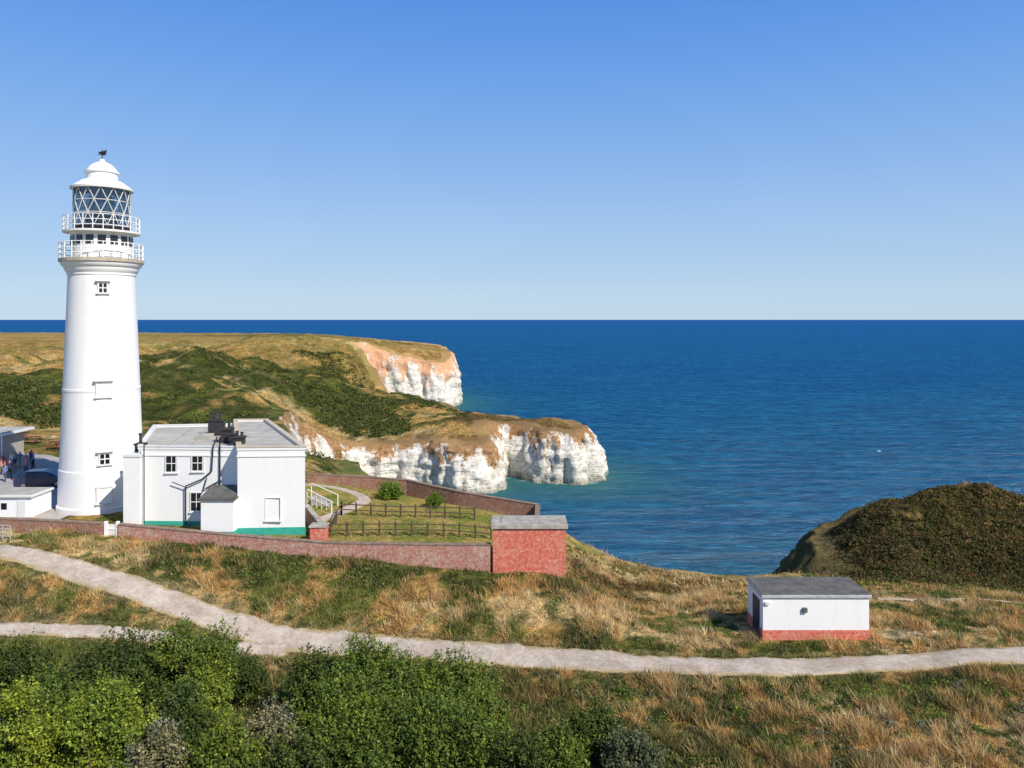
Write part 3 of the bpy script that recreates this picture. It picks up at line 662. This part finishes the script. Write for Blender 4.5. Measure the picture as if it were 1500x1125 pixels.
e=empty('wooden_signpost');px,py,_=W(843,835,49.5);h0=Hs(px,py)
tubes('post',[((px,py,h0-.3),(px,py,h0+1.25),.06,.06)],.06,M_wood,e);box('board',px-.3,px+.3,py-.09,py-.06,h0+.9,h0+1.2,M_wood,e)
e=empty('lookout_hut');px,py,_=W(437,510,330);h0=Hs(px,py)
box('walls',px-1.1,px+1.1,py-1.2,py+1.2,h0-1,h0+1.6,simple('dark_hut',(.08,.07,.06)),e);box('roof',px-1.3,px+1.3,py-1.5,py+1.5,h0+1.6,h0+1.8,M_roofd,e);box('window',px-.8,px+.8,py-1.23,py-1.2,h0+.7,h0+1.2,M_dglass,e)
e=empty('seagull');gx_,gy_,gz_=W(1288,661,110)
tubes('body',[((gx_-.2,gy_,gz_),(gx_+.08,gy_,gz_),.02,.06),((gx_+.08,gy_,gz_),(gx_+.24,gy_,gz_+.03),.06,.02)],.05,M_white2,e,8)
mk('wings',[(gx_-.06,gy_,gz_),(gx_+.1,gy_,gz_),(gx_+.08,gy_-.3,gz_+.1),(gx_-.1,gy_-.55,gz_+.04),(gx_+.08,gy_+.3,gz_+.1),(gx_-.1,gy_+.55,gz_+.04)],[(0,1,2),(0,2,3),(0,4,1),(0,5,4)],M_white2,parent=e)
# ---------------------------------------------------------------- kiosk
K=empty('gift_kiosk');kx,ky=-54.5,78
box('walls',kx-6,kx+1.2,ky,ky+4,-.2,2.6,flat('kiosk_wall',(.4,.36,.32)),K);box('roof',kx-6.4,kx+2.2,ky-1.0,ky+4.3,2.602,2.85,M_white2,K,.03);box('roof_felt',kx-6.3,kx+2.1,ky-.9,ky+4.2,2.85,2.9,M_roof,K)
box('counter',kx-5,kx+1.2,ky-.5,ky-.02,-.1,1.0,flat('counter_red',(.45,.08,.07)),K)
tubes('canopy_posts',[((kx+2.1,ky-.9,0),(kx+2.1,ky-.9,2.6)),((kx-2.5,ky-.9,0),(kx-2.5,ky-.9,2.6))],.06,M_white,K)
for i in range(8):
    m=flat('goods',random.choice([(.7,.1,.1),(.8,.7,.2),(.1,.3,.6),(.8,.8,.8),(.7,.3,.4)]));box('postcard_rack',kx-2+i*.5,kx-1.6+i*.5,ky-1.6,ky-1.3,.05,random.uniform(1.2,1.8),m,K,.03)
# ---------------------------------------------------------------- people
shirts=[flat('cloth_'+n,c) for n,c in (('red',(.6,.06,.06)),('white',(.75,.75,.73)),('navy',(.03,.05,.15)),('pink',(.7,.28,.32)),('grey',(.25,.25,.26)),('blue',(.1,.25,.5)),('coral',(.7,.2,.12)))]
trous=[flat('trousers_'+n,c) for n,c in (('denim',(.06,.09,.18)),('black',(.02,.02,.02)),('khaki',(.35,.28,.18)))]
M_hair=[flat('hair_'+n,c) for n,c in (('brown',(.07,.04,.02)),('grey',(.35,.33,.3)),('blond',(.4,.28,.12)))]
M_shoe=flat('shoe',(.05,.04,.04))
def person(px,py,rot,h=1.7,step=.12,k=0):
    e=empty('person');s=h/1.7
    J={'pel':(0,0,.92,.125),'wai':(0,0,1.08,.12),'che':(0,0,1.30,.15),'neb':(0,.0,1.43,.07),'nec':(0,-.01,1.50,.055),'hd1':(0,-.02,1.57,.085),'hd2':(0,-.015,1.66,.075)}
    E=[('pel','wai'),('wai','che'),('che','neb'),('neb','nec'),('nec','hd1'),('hd1','hd2')]
    for sg,n in ((-1,'l'),(1,'r')):
        st=step*sg;sw=-st*1.2
        J.update({n+'sh':(.17*sg,0,1.39,.062),n+'el':(.22*sg,.03+sw*.4,1.12,.045),n+'wr':(.22*sg,-.10+sw,.90,.032),n+'ha':(.215*sg,-.13+sw,.81,.035),
          n+'hip':(.09*sg,0,.86,.095),n+'kn':(.10*sg,-.03+st*.6,.48,.062),n+'an':(.10*sg,st*1.1+.02,.08,.042),n+'to':(.11*sg,st*1.1-.15,.035,.04)})
        E+=[('neb',n+'sh'),(n+'sh',n+'el'),(n+'el',n+'wr'),(n+'wr',n+'ha'),('pel',n+'hip'),(n+'hip',n+'kn'),(n+'kn',n+'an'),(n+'an',n+'to')]
    ks=list(J);me=bpy.data.meshes.new('body');me.from_pydata([J[q][:3] for q in ks],[(ks.index(a),ks.index(b)) for a,b in E],[])
    ob=bpy.data.objects.new('body',me);scene.collection.objects.link(ob)
    m=ob.modifiers.new('s','SKIN');
    for i,q in enumerate(ks):
        r=J[q][3];me.skin_vertices[0].data[i].radius=(r,r*.8 if q in('che','wai','pel') else r)
        me.skin_vertices[0].data[i].use_root=(i==0)
    ob.modifiers.new('u','SUBSURF').levels=1
    dg=bpy.context.evaluated_depsgraph_get();nm=bpy.data.meshes.new_from_object(ob.evaluated_get(dg))
    bpy.data.objects.remove(ob)
    ob=bpy.data.objects.new('body',nm);scene.collection.objects.link(ob);ob.parent=e
    nm.materials.clear()
    for mm in (M_skin,shirts[k%7],trous[k%3],M_hair[k%3],M_shoe): nm.materials.append(mm)
    for p in nm.polygons:
        c=p.center;p.use_smooth=True
        if c.z>1.60 or (c.z>1.52 and c.y>.03): i=3
        elif c.z>1.46: i=0
        elif abs(c.x)>.17 and c.z<1.15: i=0
        elif c.z>.95: i=1
        elif c.z>.08: i=2 if not (abs(c.x)>.19) else 0
        else: i=4
        p.material_index=i
    box('nose',-.012,.012,-.125,-.09,1.575,1.605,M_skin,e);box('eyes',-.035,.035,-.105,-.095,1.607,1.615,M_hair[0],e)
    e.scale=(s,s,s);e.rotation_euler=(0,0,rot);e.location=(px,py,.015)
for k in range(20):
    u=random.uniform(2,54);d=random.uniform(67,75.0)
    person((u-750)/F*d,d,random.uniform(0,6.28),random.uniform(1.55,1.82),random.uniform(0,.18),k)
# ---------------------------------------------------------------- car
def car(cx,cy,rot,paintm):
    e=empty('parked_car')
    pr=[(-2.05,.32),(-2.1,.6),(-2.02,.88),(-1.85,1.0),(-1.5,1.38),(-1.1,1.47),(.2,1.45),(.55,1.32),(1.15,1.0),(1.85,.86),(2.08,.68),(2.1,.35),(1.75,.25),(-1.8,.25)]
    V=[];F_=[];n=len(pr);ys=[-.86,-.80,.80,.86]
    for yy in ys:
        for a,b in pr:
            tum=.16*max(0,(b-.95)/.5);sy_=1-tum
            edge=abs(yy)>.85
            V.append((a*(.985 if edge else 1),yy*sy_,b if not edge else .3+(b-.3)*.96))
    for q in range(3):
        for i in range(n): F_.append((q*n+i,q*n+(i+1)%n,(q+1)*n+(i+1)%n,(q+1)*n+i))
    F_.append(tuple(range(n))[::-1]);F_.append(tuple(range(3*n,4*n)))
    b=mk('body',V,F_,paintm,parent=e);m=b.modifiers.new('b','BEVEL');m.width=.04;m.segments=2
    for sg in(-1,1):
        for (a,b1,c,d) in ((-1.45,-.55,-1.2,-.55),(-.48,.85,-.48,.35)):
            v=[(a,sg*.868,.98),(b1,sg*.868,.98),(d,sg*.79,1.34),(c,sg*.79,1.34)]
            mk('side_window',v,[(0,1,2,3)],M_dglass,parent=e)
        for wx in(-1.3,1.3):
            w=lathe('wheel',[(.0,-.1),(.2,-.11),(.3,-.1),(.32,0),(.3,.1),(.2,.11),(.0,.1)],(0,0),M_black,e,20);w.rotation_euler=(math.pi/2,0,0);w.location=(wx,sg*.8,.32)
            w=lathe('hub',[(.0,-.02),(.18,-.02),(.19,0),(.0,.02)],(0,0),simple('alloy',(.4,.4,.42),.3,.1,3,.5,0,.9),e,10);w.rotation_euler=(math.pi/2,0,0);w.location=(wx,sg*.915,.32)
        box('headlamp',2.03,2.1,sg*.55-.15,sg*.55+.15,.6,.72,M_white2,e);box('tail_lamp',-2.1,-2.03,sg*.62-.12,sg*.62+.12,.68,.88,shirts[0],e)
    mk('windscreen',[(.64,-.68,1.32),(.64,.68,1.32),(1.14,.76,1.05),(1.14,-.76,1.05)],[(0,1,2,3)],M_dglass,parent=e)
    mk('rear_window',[(-1.57,-.66,1.36),(-1.57,.66,1.36),(-1.88,.74,1.04),(-1.88,-.74,1.04)],[(3,2,1,0)],M_dglass,parent=e)
    e.location=(cx,cy,.015);e.rotation_euler=(0,0,rot)
M_car=simple('car_paint_dark',(.02,.03,.07),.2,.1,1,.6,0)
car(-40.9,65.6,.25,M_car)
# ---------------------------------------------------------------- picnic tables
M_pic=simple('picnic_wood',(.22,.075,.045),.8,.3)
def picnic(px,py,rot):
    e=empty('picnic_table');M=M_pic
    for i in range(4): box('top_plank',-.9,.9,-.36+i*.185,-.2+i*.185,.72,.76,M,e)
    for sg in(-1,1):
        box('bench_plank',-.9,.9,sg*.72-.13,sg*.72+.13,.42,.46,M,e)
        for xx in(-.65,.65): 
            tubes('leg',[((xx,sg*.25,.72),(xx,sg*.62,0))],.045,M,e,4)
    for xx in(-.65,.65): box('brace',xx-.03,xx+.03,-.8,.8,.36,.415,M,e)
    e.location=(px,py,Hs(px,py));e.rotation_euler=(0,0,rot);e.scale=(1.15,1.15,1.15)
for u,v,d in ((14,641,93),(22,643,91),(46,652,88),(84,660,84),(30,640,96),(5,650,90)):
    picnic((u-750)/F*d,d,random.uniform(-.4,.4))
# ---------------------------------------------------------------- foliage
t=NT('leaf');at=t.n('ShaderNodeAttribute',attribute_name='Col').outputs['Color']
d1=t.n('ShaderNodeBsdfDiffuse');tl=t.n('ShaderNodeBsdfTranslucent');mx=t.n('ShaderNodeMixShader');mx.inputs[0].default_value=.22
t.l(at,d1.inputs[0]);t.l(at,tl.inputs[0]);t.l(d1.outputs[0],mx.inputs[1]);t.l(tl.outputs[0],mx.inputs[2]);t.l(mx.outputs[0],t.out.inputs[0])
M_leaf=t.m
M_bark=simple('bark',(.14,.11,.08),.9,.4,6)
def leafmesh(name,c,nrm,size,cols,parent=None):
    n=len(c);r=rng.normal(size=(n,3));a=np.cross(nrm,r);a/=np.linalg.norm(a,axis=1)[:,None]+1e-9;b=np.cross(nrm,a);b/=np.linalg.norm(b,axis=1)[:,None]+1e-9
    s=size[:,None]
    V=np.stack([c-a*s,c-b*s*.5+nrm*s*.12,c+a*s,c+b*s*.5+nrm*s*.12],1).reshape(-1,3)
    f=np.arange(4*n).reshape(-1,4)
    return mk(name,V,f,M_leaf,cols=np.repeat(cols,4,0),parent=parent)
def leaves_for(lobes,n,col,size):
    L=np.array(lobes);w=L[:,3]**2;w/=w.sum()
    n1=int(n*.72);k=rng.choice(len(L),n1,p=w)
    def rd(m):
        d=rng.normal(size=(m,3));d[:,2]=np.where(d[:,2]<-.2,-d[:,2],d[:,2]);return d/np.linalg.norm(d,axis=1)[:,None]
    def surf(d,k):
        lump=fbm(d[:,0]*3.0+k*3.1,d[:,1]*3.0,d[:,2]*3.0,o=3);lump2=fbm(d[:,0]*8+k,d[:,1]*8,d[:,2]*8+k,o=2)
        return .36+.8*lump+.6*(lump2-.5),lump,lump2
    d=rd(n1);rr,lump,lump2=surf(d,k)
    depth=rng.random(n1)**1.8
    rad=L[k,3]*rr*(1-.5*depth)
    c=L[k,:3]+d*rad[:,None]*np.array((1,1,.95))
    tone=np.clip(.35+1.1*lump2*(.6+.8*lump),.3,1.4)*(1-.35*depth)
    ns=max(20,int(n*.28/11));ks=rng.choice(len(L),ns,p=w);ds=rd(ns);ds[:,2]+=.25
    r0,_,l2=surf(ds,ks);base=L[ks,:3]+ds*(L[ks,3]*r0*.9)[:,None]
    dirs=ds*.6+rng.normal(size=(ns,3))*.3+np.array((0,0,.55));dirs/=np.linalg.norm(dirs,axis=1)[:,None]
    ln=(.18+.42*rng.random(ns)**1.5);q=np.tile(np.linspace(.1,1,11),ns);kk=np.repeat(np.arange(ns),11)
    c2=base[kk]+dirs[kk]*(ln[kk]*q)[:,None]+rng.normal(size=(len(kk),3))*.045
    tone2=(.75+.55*rng.random(ns))[kk]
    c=np.concatenate([c,c2]);d=np.concatenate([d,dirs[kk]]);tone=np.concatenate([tone,tone2]);m=len(c)
    nrm=d*.6+rng.normal(size=(m,3))*.65+np.array((0,0,.2));nrm/=np.linalg.norm(nrm,axis=1)[:,None]
    hue=fbm(c[:,0]*.9,c[:,1]*.9,c[:,2]*.9,o=3)[:,None]
    cc=np.array(col)[None]*(.55+.8*rng.random(m))[:,None]*tone[:,None]
    hs=sst(.42,.62,hue);cc=cc*(1-hs)+cc*np.array((1.35,1.2,.95))*hs
    yl=(rng.random(m)<.08)[:,None];cc=np.where(yl,cc*np.array((1.9,1.6,1.4)),cc)
    return c,nrm,size*(.6+.7*rng.random(m)),cc
def shrub(name,px,py,w,h,col,n,size=.10,nl=11,dp=None):
    e=empty(name);h0=Hs(px,py);dp=dp or w*.7;lobes=[];br=[]
    for i in range(nl):
        a=i*2.4+random.random();q=math.sqrt((i+.5)/nl)*.78
        lx,ly=px+math.cos(a)*q*w/2,py+math.sin(a)*q*dp/2
        r=min(w,h*1.6)*random.uniform(.17,.29)*(1.15-.35*q)
        lz=h0+max(r*.5,(h-r)*(1-q*q*.7)*random.uniform(.65,1.04))
        lobes.append((lx,ly,lz,r))
        br.append(((px+random.uniform(-.3,.3),py,h0-.2),((px*.4+lx*.6),(py*.4+ly*.6),h0+(lz-h0)*.55),.08,.05));br.append((br[-1][1],(lx,ly,lz+r*.75),.05,.012))
        if i%2==0: lobes.append((lx,ly,h0+(lz-h0)*.4,r*1.05))
    c,nr,s,cc=leaves_for(lobes,n,col,size)
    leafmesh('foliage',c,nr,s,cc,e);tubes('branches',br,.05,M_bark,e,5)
Gd=(.075,.11,.035);Gy=(.20,.27,.045);Gm=(.125,.18,.04);Gg=(.20,.21,.13)
B=[(80,30.5,5.4,975,Gm,30000),(170,33,5.6,918,Gd,28000),(285,34,5.0,903,Gm,26000),(20,36,4.2,938,Gd,15000),(150,28.5,3.6,1000,Gy,20000),(20,28.5,3.4,1005,Gy,16000),
 (260,30,3.4,1000,Gd,16000),(300,32.5,2.6,985,Gy,10000),(350,36,3.2,950,Gd,10000),(225,35,3,940,Gm,10000),
 (470,34,4.2,950,Gd,20000),(560,33,5.6,930,Gm,34000),(650,33.5,5.0,955,Gm,26000),(520,30,5.2,990,Gm,26000),(640,30,4.6,1000,Gm,22000),(400,30,2.8,1020,Gg,10000),
 (230,28.2,2.4,1050,Gg,9000),(700,31.5,2.8,1000,Gm,10000),(870,31,3.0,1035,Gd,12000),(925,29.4,2.2,1060,(.13,.15,.08),8000),(820,29.5,2.4,1060,Gm,7000),(330,28.5,3,1050,Gm,12000),(440,28.2,3,1070,Gd,10000),(760,29,2.4,1065,Gd,6000)]
for u,d,w,tv,col_,n in B:
    px=(u-750)/F*d;zt=HC-(tv-468)/F*d;h=max(.9,zt-Hs(px,d))
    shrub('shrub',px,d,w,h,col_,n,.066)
for u,v,d,w,h in ((573,722,63.5,2.5,1.5),(637,737,61,1.4,1.05)):
    px=(u-750)/F*d;shrub('garden_bush',px,d,w,h,(.13,.21,.035),9000,.06,6,w*.9)
def scatter(n,xf,yr):
    y=np.sqrt(rng.uniform(yr[0]**2,yr[1]**2,n));x=rng.uniform(-1,1,n)*(y*.74+3);return x,y
def scrubmass(name,x,y,r,n_each,size,pal,flatn=.8,spiky=0):
    m=len(x);z0=H(x,y)
    k=np.repeat(np.arange(m),n_each);n=len(k)
    d=rng.normal(size=(n,3));d[:,2]=np.abs(d[:,2]);d/=np.linalg.norm(d,axis=1)[:,None]
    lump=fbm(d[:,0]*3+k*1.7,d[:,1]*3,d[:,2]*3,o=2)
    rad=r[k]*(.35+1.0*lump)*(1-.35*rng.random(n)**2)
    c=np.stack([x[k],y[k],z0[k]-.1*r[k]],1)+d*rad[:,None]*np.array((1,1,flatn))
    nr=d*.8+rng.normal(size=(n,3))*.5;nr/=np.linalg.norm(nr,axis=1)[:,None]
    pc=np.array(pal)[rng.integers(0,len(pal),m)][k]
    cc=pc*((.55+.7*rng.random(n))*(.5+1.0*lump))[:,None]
    leafmesh(name,c,nr,size*(.6+.7*rng.random(n)),cc)
x,y=scatter(5400,None,(26,38.4));g,_=gmask(x,y);u_=x/y*F+750
cl_=fbm(x*.35+3,y*.35,o=3)
ok=(rng.random(len(x))<np.where(u_<740,.42,np.where(cl_>.46,.6,.14)))&(path_mask(x,y,.7)<.1)
x,y=x[ok],y[ok]
scrubmass('undergrowth',x,y,(.24+.45*rng.random(len(x)))*np.where(x/y*F+750>760,.72,1.1),80,.058,[Gd,Gm,Gy,Gg,(.24,.21,.07),(.20,.18,.07),(.30,.20,.09),(.15,.17,.055)])
x,y=scatter(8000,None,(41,74));g,r_=gmask(x,y)
ok=(g+.5*(rng.random(len(x))-.5)>.64)&(path_mask(x,y,.5)<.1)&~poly_in(x,y,GARDEN)&(coast_sd(x,y)>4.5)&(x>-27)
wl=seg_dist(x,y,[p[:2] for p in WALLF]);ok&=(wl>.5)&(~((x<-1)&(y>50)))&~((x>13.0)&(x<20.5)&(y>41.0)&(y<45.2))&~((x>-1.7)&(x<2.7)&(y>46.8)&(y<61))
x,y=x[ok],y[ok];scrubmass('bramble',x,y,.22+.38*rng.random(len(x))**1.3,60,.066,[Gd,Gm,(.16,.21,.045),(.18,.19,.065),(.26,.24,.08)],.7)
x,y=scatter(9000,None,(48,80));sdd=coast_sd(x,y);g,r_=gmask(x,y)
ok=(x>3.5)&(sdd>3.8)&(r_+.5*(rng.random(len(x))-.5)>.42)&(rng.random(len(x))<.45)&(path_mask(x,y,.6)<.1)
x,y=x[ok],y[ok];scrubmass('cliff_edge_scrub',x,y,.25+.45*rng.random(len(x)),46,.085,[(.24,.13,.06),(.18,.16,.055),(.33,.21,.09),(.12,.15,.04)],.8)
n=6400;x=rng.uniform(29,75,n);y=rng.uniform(73,93,n);sdd=coast_sd(x,y);ok=(sdd>2.4)&(fbm(x*.25,y*.25,o=3)+.3*rng.random(n)>.48)&~((y>86)&(x>46));x,y=x[ok],y[ok]
scrubmass('hill_scrub',x,y,.3+.5*rng.random(len(x)),28,.13,[(.13,.095,.04),(.085,.08,.03),(.16,.125,.05),(.095,.105,.035),(.12,.08,.04)],.5)
n=38000;x=rng.uniform(-125,-2,n);y=rng.uniform(84,300,n);sdd=coast_sd(x,y);g,r_=gmask(x,y)
nz=fbm(x*.05,y*.05,o=4)
ok=(sdd>5)&(g>.45)&(nz+.35*(g-.7)+.20*(rng.random(n)-.5)>.455)&~poly_in(x,y,CARPARK)&~((x<-48)&(y<115));x,y=x[ok],y[ok]
scrubmass('hillside_scrub',x,y,(.4+1.1*rng.random(len(x))**1.5)*np.where(y>150,1.3,1),20,.27,[(.06,.085,.028),(.085,.11,.032),(.12,.14,.04),(.15,.145,.055)],.55)
# ---------------------------------------------------------------- grass blades
WF=np.array(WALLF)
def seg_y(x): return np.interp(x,WF[:,0],WF[:,1])-.15
outer=lambda x,y:(~poly_in(x,y,GARDEN))&(~((x<-1.0)&(y>seg_y(x))))&(coast_sd(x,y)>3)
def grass(name,n,yr,hmin,hmax,wd,cond):
    x,y=scatter(n,None,yr)
    m=cond(x,y)&(path_mask(x,y,-.08)<.15)&~((x>13.9)&(x<20.15)&(y>41.6)&(y<44.9))&~((x>-1.4)&(x<3.6)&(y>47.0)&(y<49.4))&~(((x-22.2)/1.5)**2+((y-42.8)/1.1)**2<.8)
    cl=fbm(x*1.1,y*1.1,o=3);m&=(cl+.35*rng.random(len(x))>.55)
    x,y=x[m],y[m];cl=cl[m];n=len(x);z=H(x,y);c,gg,rr=colour(x,y)
    pmk=path_mask(x,y,.35)
    h=(hmin+(hmax-hmin)*rng.random(n)*sst(.35,.7,fbm(x*.9+3,y*.9,o=3))*1.6)*(1-.6*pmk)*(1-.35*gg)
    a=rng.random(n)*6.283;dx,dy=np.cos(a)*wd*(.6+.8*rng.random(n)),np.sin(a)*wd
    lx=rng.normal(size=n)*.5*h-.15*h;ly=rng.normal(size=n)*.5*h
    V=np.stack([np.stack([x-dx,y-dy,z-.04],1),np.stack([x+dx,y+dy,z-.04],1),np.stack([x+lx,y+ly,z+h],1)],1).reshape(-1,3)
    tuft=vn(x*3.1,y*3.1)
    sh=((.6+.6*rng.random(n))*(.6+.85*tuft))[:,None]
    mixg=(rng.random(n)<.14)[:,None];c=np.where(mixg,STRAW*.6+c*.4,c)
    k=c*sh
    cols=np.stack([k*.75,k*.75,k*1.2],1).reshape(-1,3)  # shading painted into blade colour: dark at the base, light at the tip
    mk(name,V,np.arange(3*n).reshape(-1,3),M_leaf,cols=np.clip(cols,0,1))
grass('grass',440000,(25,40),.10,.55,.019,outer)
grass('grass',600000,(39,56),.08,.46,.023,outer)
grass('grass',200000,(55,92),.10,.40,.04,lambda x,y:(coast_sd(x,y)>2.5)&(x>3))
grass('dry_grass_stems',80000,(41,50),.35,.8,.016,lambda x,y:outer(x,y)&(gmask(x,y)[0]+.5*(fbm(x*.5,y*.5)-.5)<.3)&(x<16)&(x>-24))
x=rng.uniform(-20,3,60000);y=rng.uniform(48,68,60000);m=poly_in(x,y,inset([tuple(g) for g in GARDEN],.4))&(seg_dist(x,y,GPATH[::2])>.75);x,y=x[m],y[m];n=len(x);z=H(x,y)
V=np.stack([np.stack([x-.03,y,z-.02],1),np.stack([x+.03,y,z-.02],1),np.stack([x+rng.normal(size=n)*.04,y,z+.03+.09*rng.random(n)],1)],1).reshape(-1,3)
ln=sst(.4,.62,fbm(x*.8,y*.8,o=4))[:,None];k=(np.array((.50,.40,.14))*(1-ln)+np.array((.30,.32,.08))*ln)*(.6+.7*rng.random(n))[:,None]
mk('lawn_grass',V,np.arange(3*n).reshape(-1,3),M_leaf,cols=np.repeat(k,3,0))
# ---------------------------------------------------------------- camera, light, world
cam=bpy.data.cameras.new('camera');co=bpy.data.objects.new('camera',cam);scene.collection.objects.link(co);scene.camera=co
cam.sensor_width=36;cam.lens=F/1500*36;cam.shift_y=-(562.5-468)/1500;cam.clip_end=200000;cam.clip_start=.1
co.location=(0,0,HC);co.rotation_euler=(math.radians(90),0,0)
el=math.radians(41);az=math.atan2(.72,-.69)
sv=Vector((math.sin(az)*math.cos(el),math.cos(az)*math.cos(el),math.sin(el)))
sl=bpy.data.lights.new('sun','SUN');sl.energy=5.0;sl.angle=math.radians(.5);sl.color=(1,.94,.84)
so=bpy.data.objects.new('sun',sl);scene.collection.objects.link(so);so.rotation_euler=sv.to_track_quat('Z','Y').to_euler();so.location=(60,-60,80)
w=bpy.data.worlds.new('World');scene.world=w;w.use_nodes=True;nt=w.node_tree;nt.nodes.clear()
sk=nt.nodes.new('ShaderNodeTexSky');sk.sky_type='NISHITA';sk.sun_disc=False;sk.sun_elevation=el;sk.sun_rotation=az;sk.altitude=0;sk.air_density=1.0;sk.dust_density=.3;sk.ozone_density=3
tc=nt.nodes.new('ShaderNodeTexCoord');sp=nt.nodes.new('ShaderNodeSeparateXYZ');nt.links.new(tc.outputs['Generated'],sp.inputs[0])
cr=nt.nodes.new('ShaderNodeValToRGB');cr.color_ramp.interpolation='B_SPLINE';els=cr.color_ramp.elements
st=[(0,(.52,.69,.85)),(.06,(.45,.63,.85)),(.18,(.28,.50,.87)),(.30,(.155,.37,.85)),(.42,(.08,.27,.79)),(.6,(.06,.17,.5)),(1,(.07,.15,.36))]
els[0].position=0;els[0].color=(*st[0][1],1);els[1].position=1;els[1].color=(*st[-1][1],1)
for p_,c_ in st[1:-1]:
    q=els.new(p_);q.color=(*c_,1)
nt.links.new(sp.outputs[2],cr.inputs[0])
sc_=nt.nodes.new('ShaderNodeVectorMath');sc_.operation='SCALE';sc_.inputs['Scale'].default_value=1/.12;nt.links.new(cr.outputs[0],sc_.inputs[0])
mxw=nt.nodes.new('ShaderNodeMix');mxw.data_type='RGBA';mxw.inputs[0].default_value=.88;nt.links.new(sk.outputs[0],mxw.inputs[6]);nt.links.new(sc_.outputs[0],mxw.inputs[7])
bg=nt.nodes.new('ShaderNodeBackground');bg.inputs[1].default_value=.12
ow=nt.nodes.new('ShaderNodeOutputWorld');nt.links.new(mxw.outputs[2],bg.inputs[0]);nt.links.new(bg.outputs[0],ow.inputs[0])
scene.view_settings.view_transform='Standard';scene.view_settings.look='None';scene.view_settings.exposure=0;scene.view_settings.gamma=1
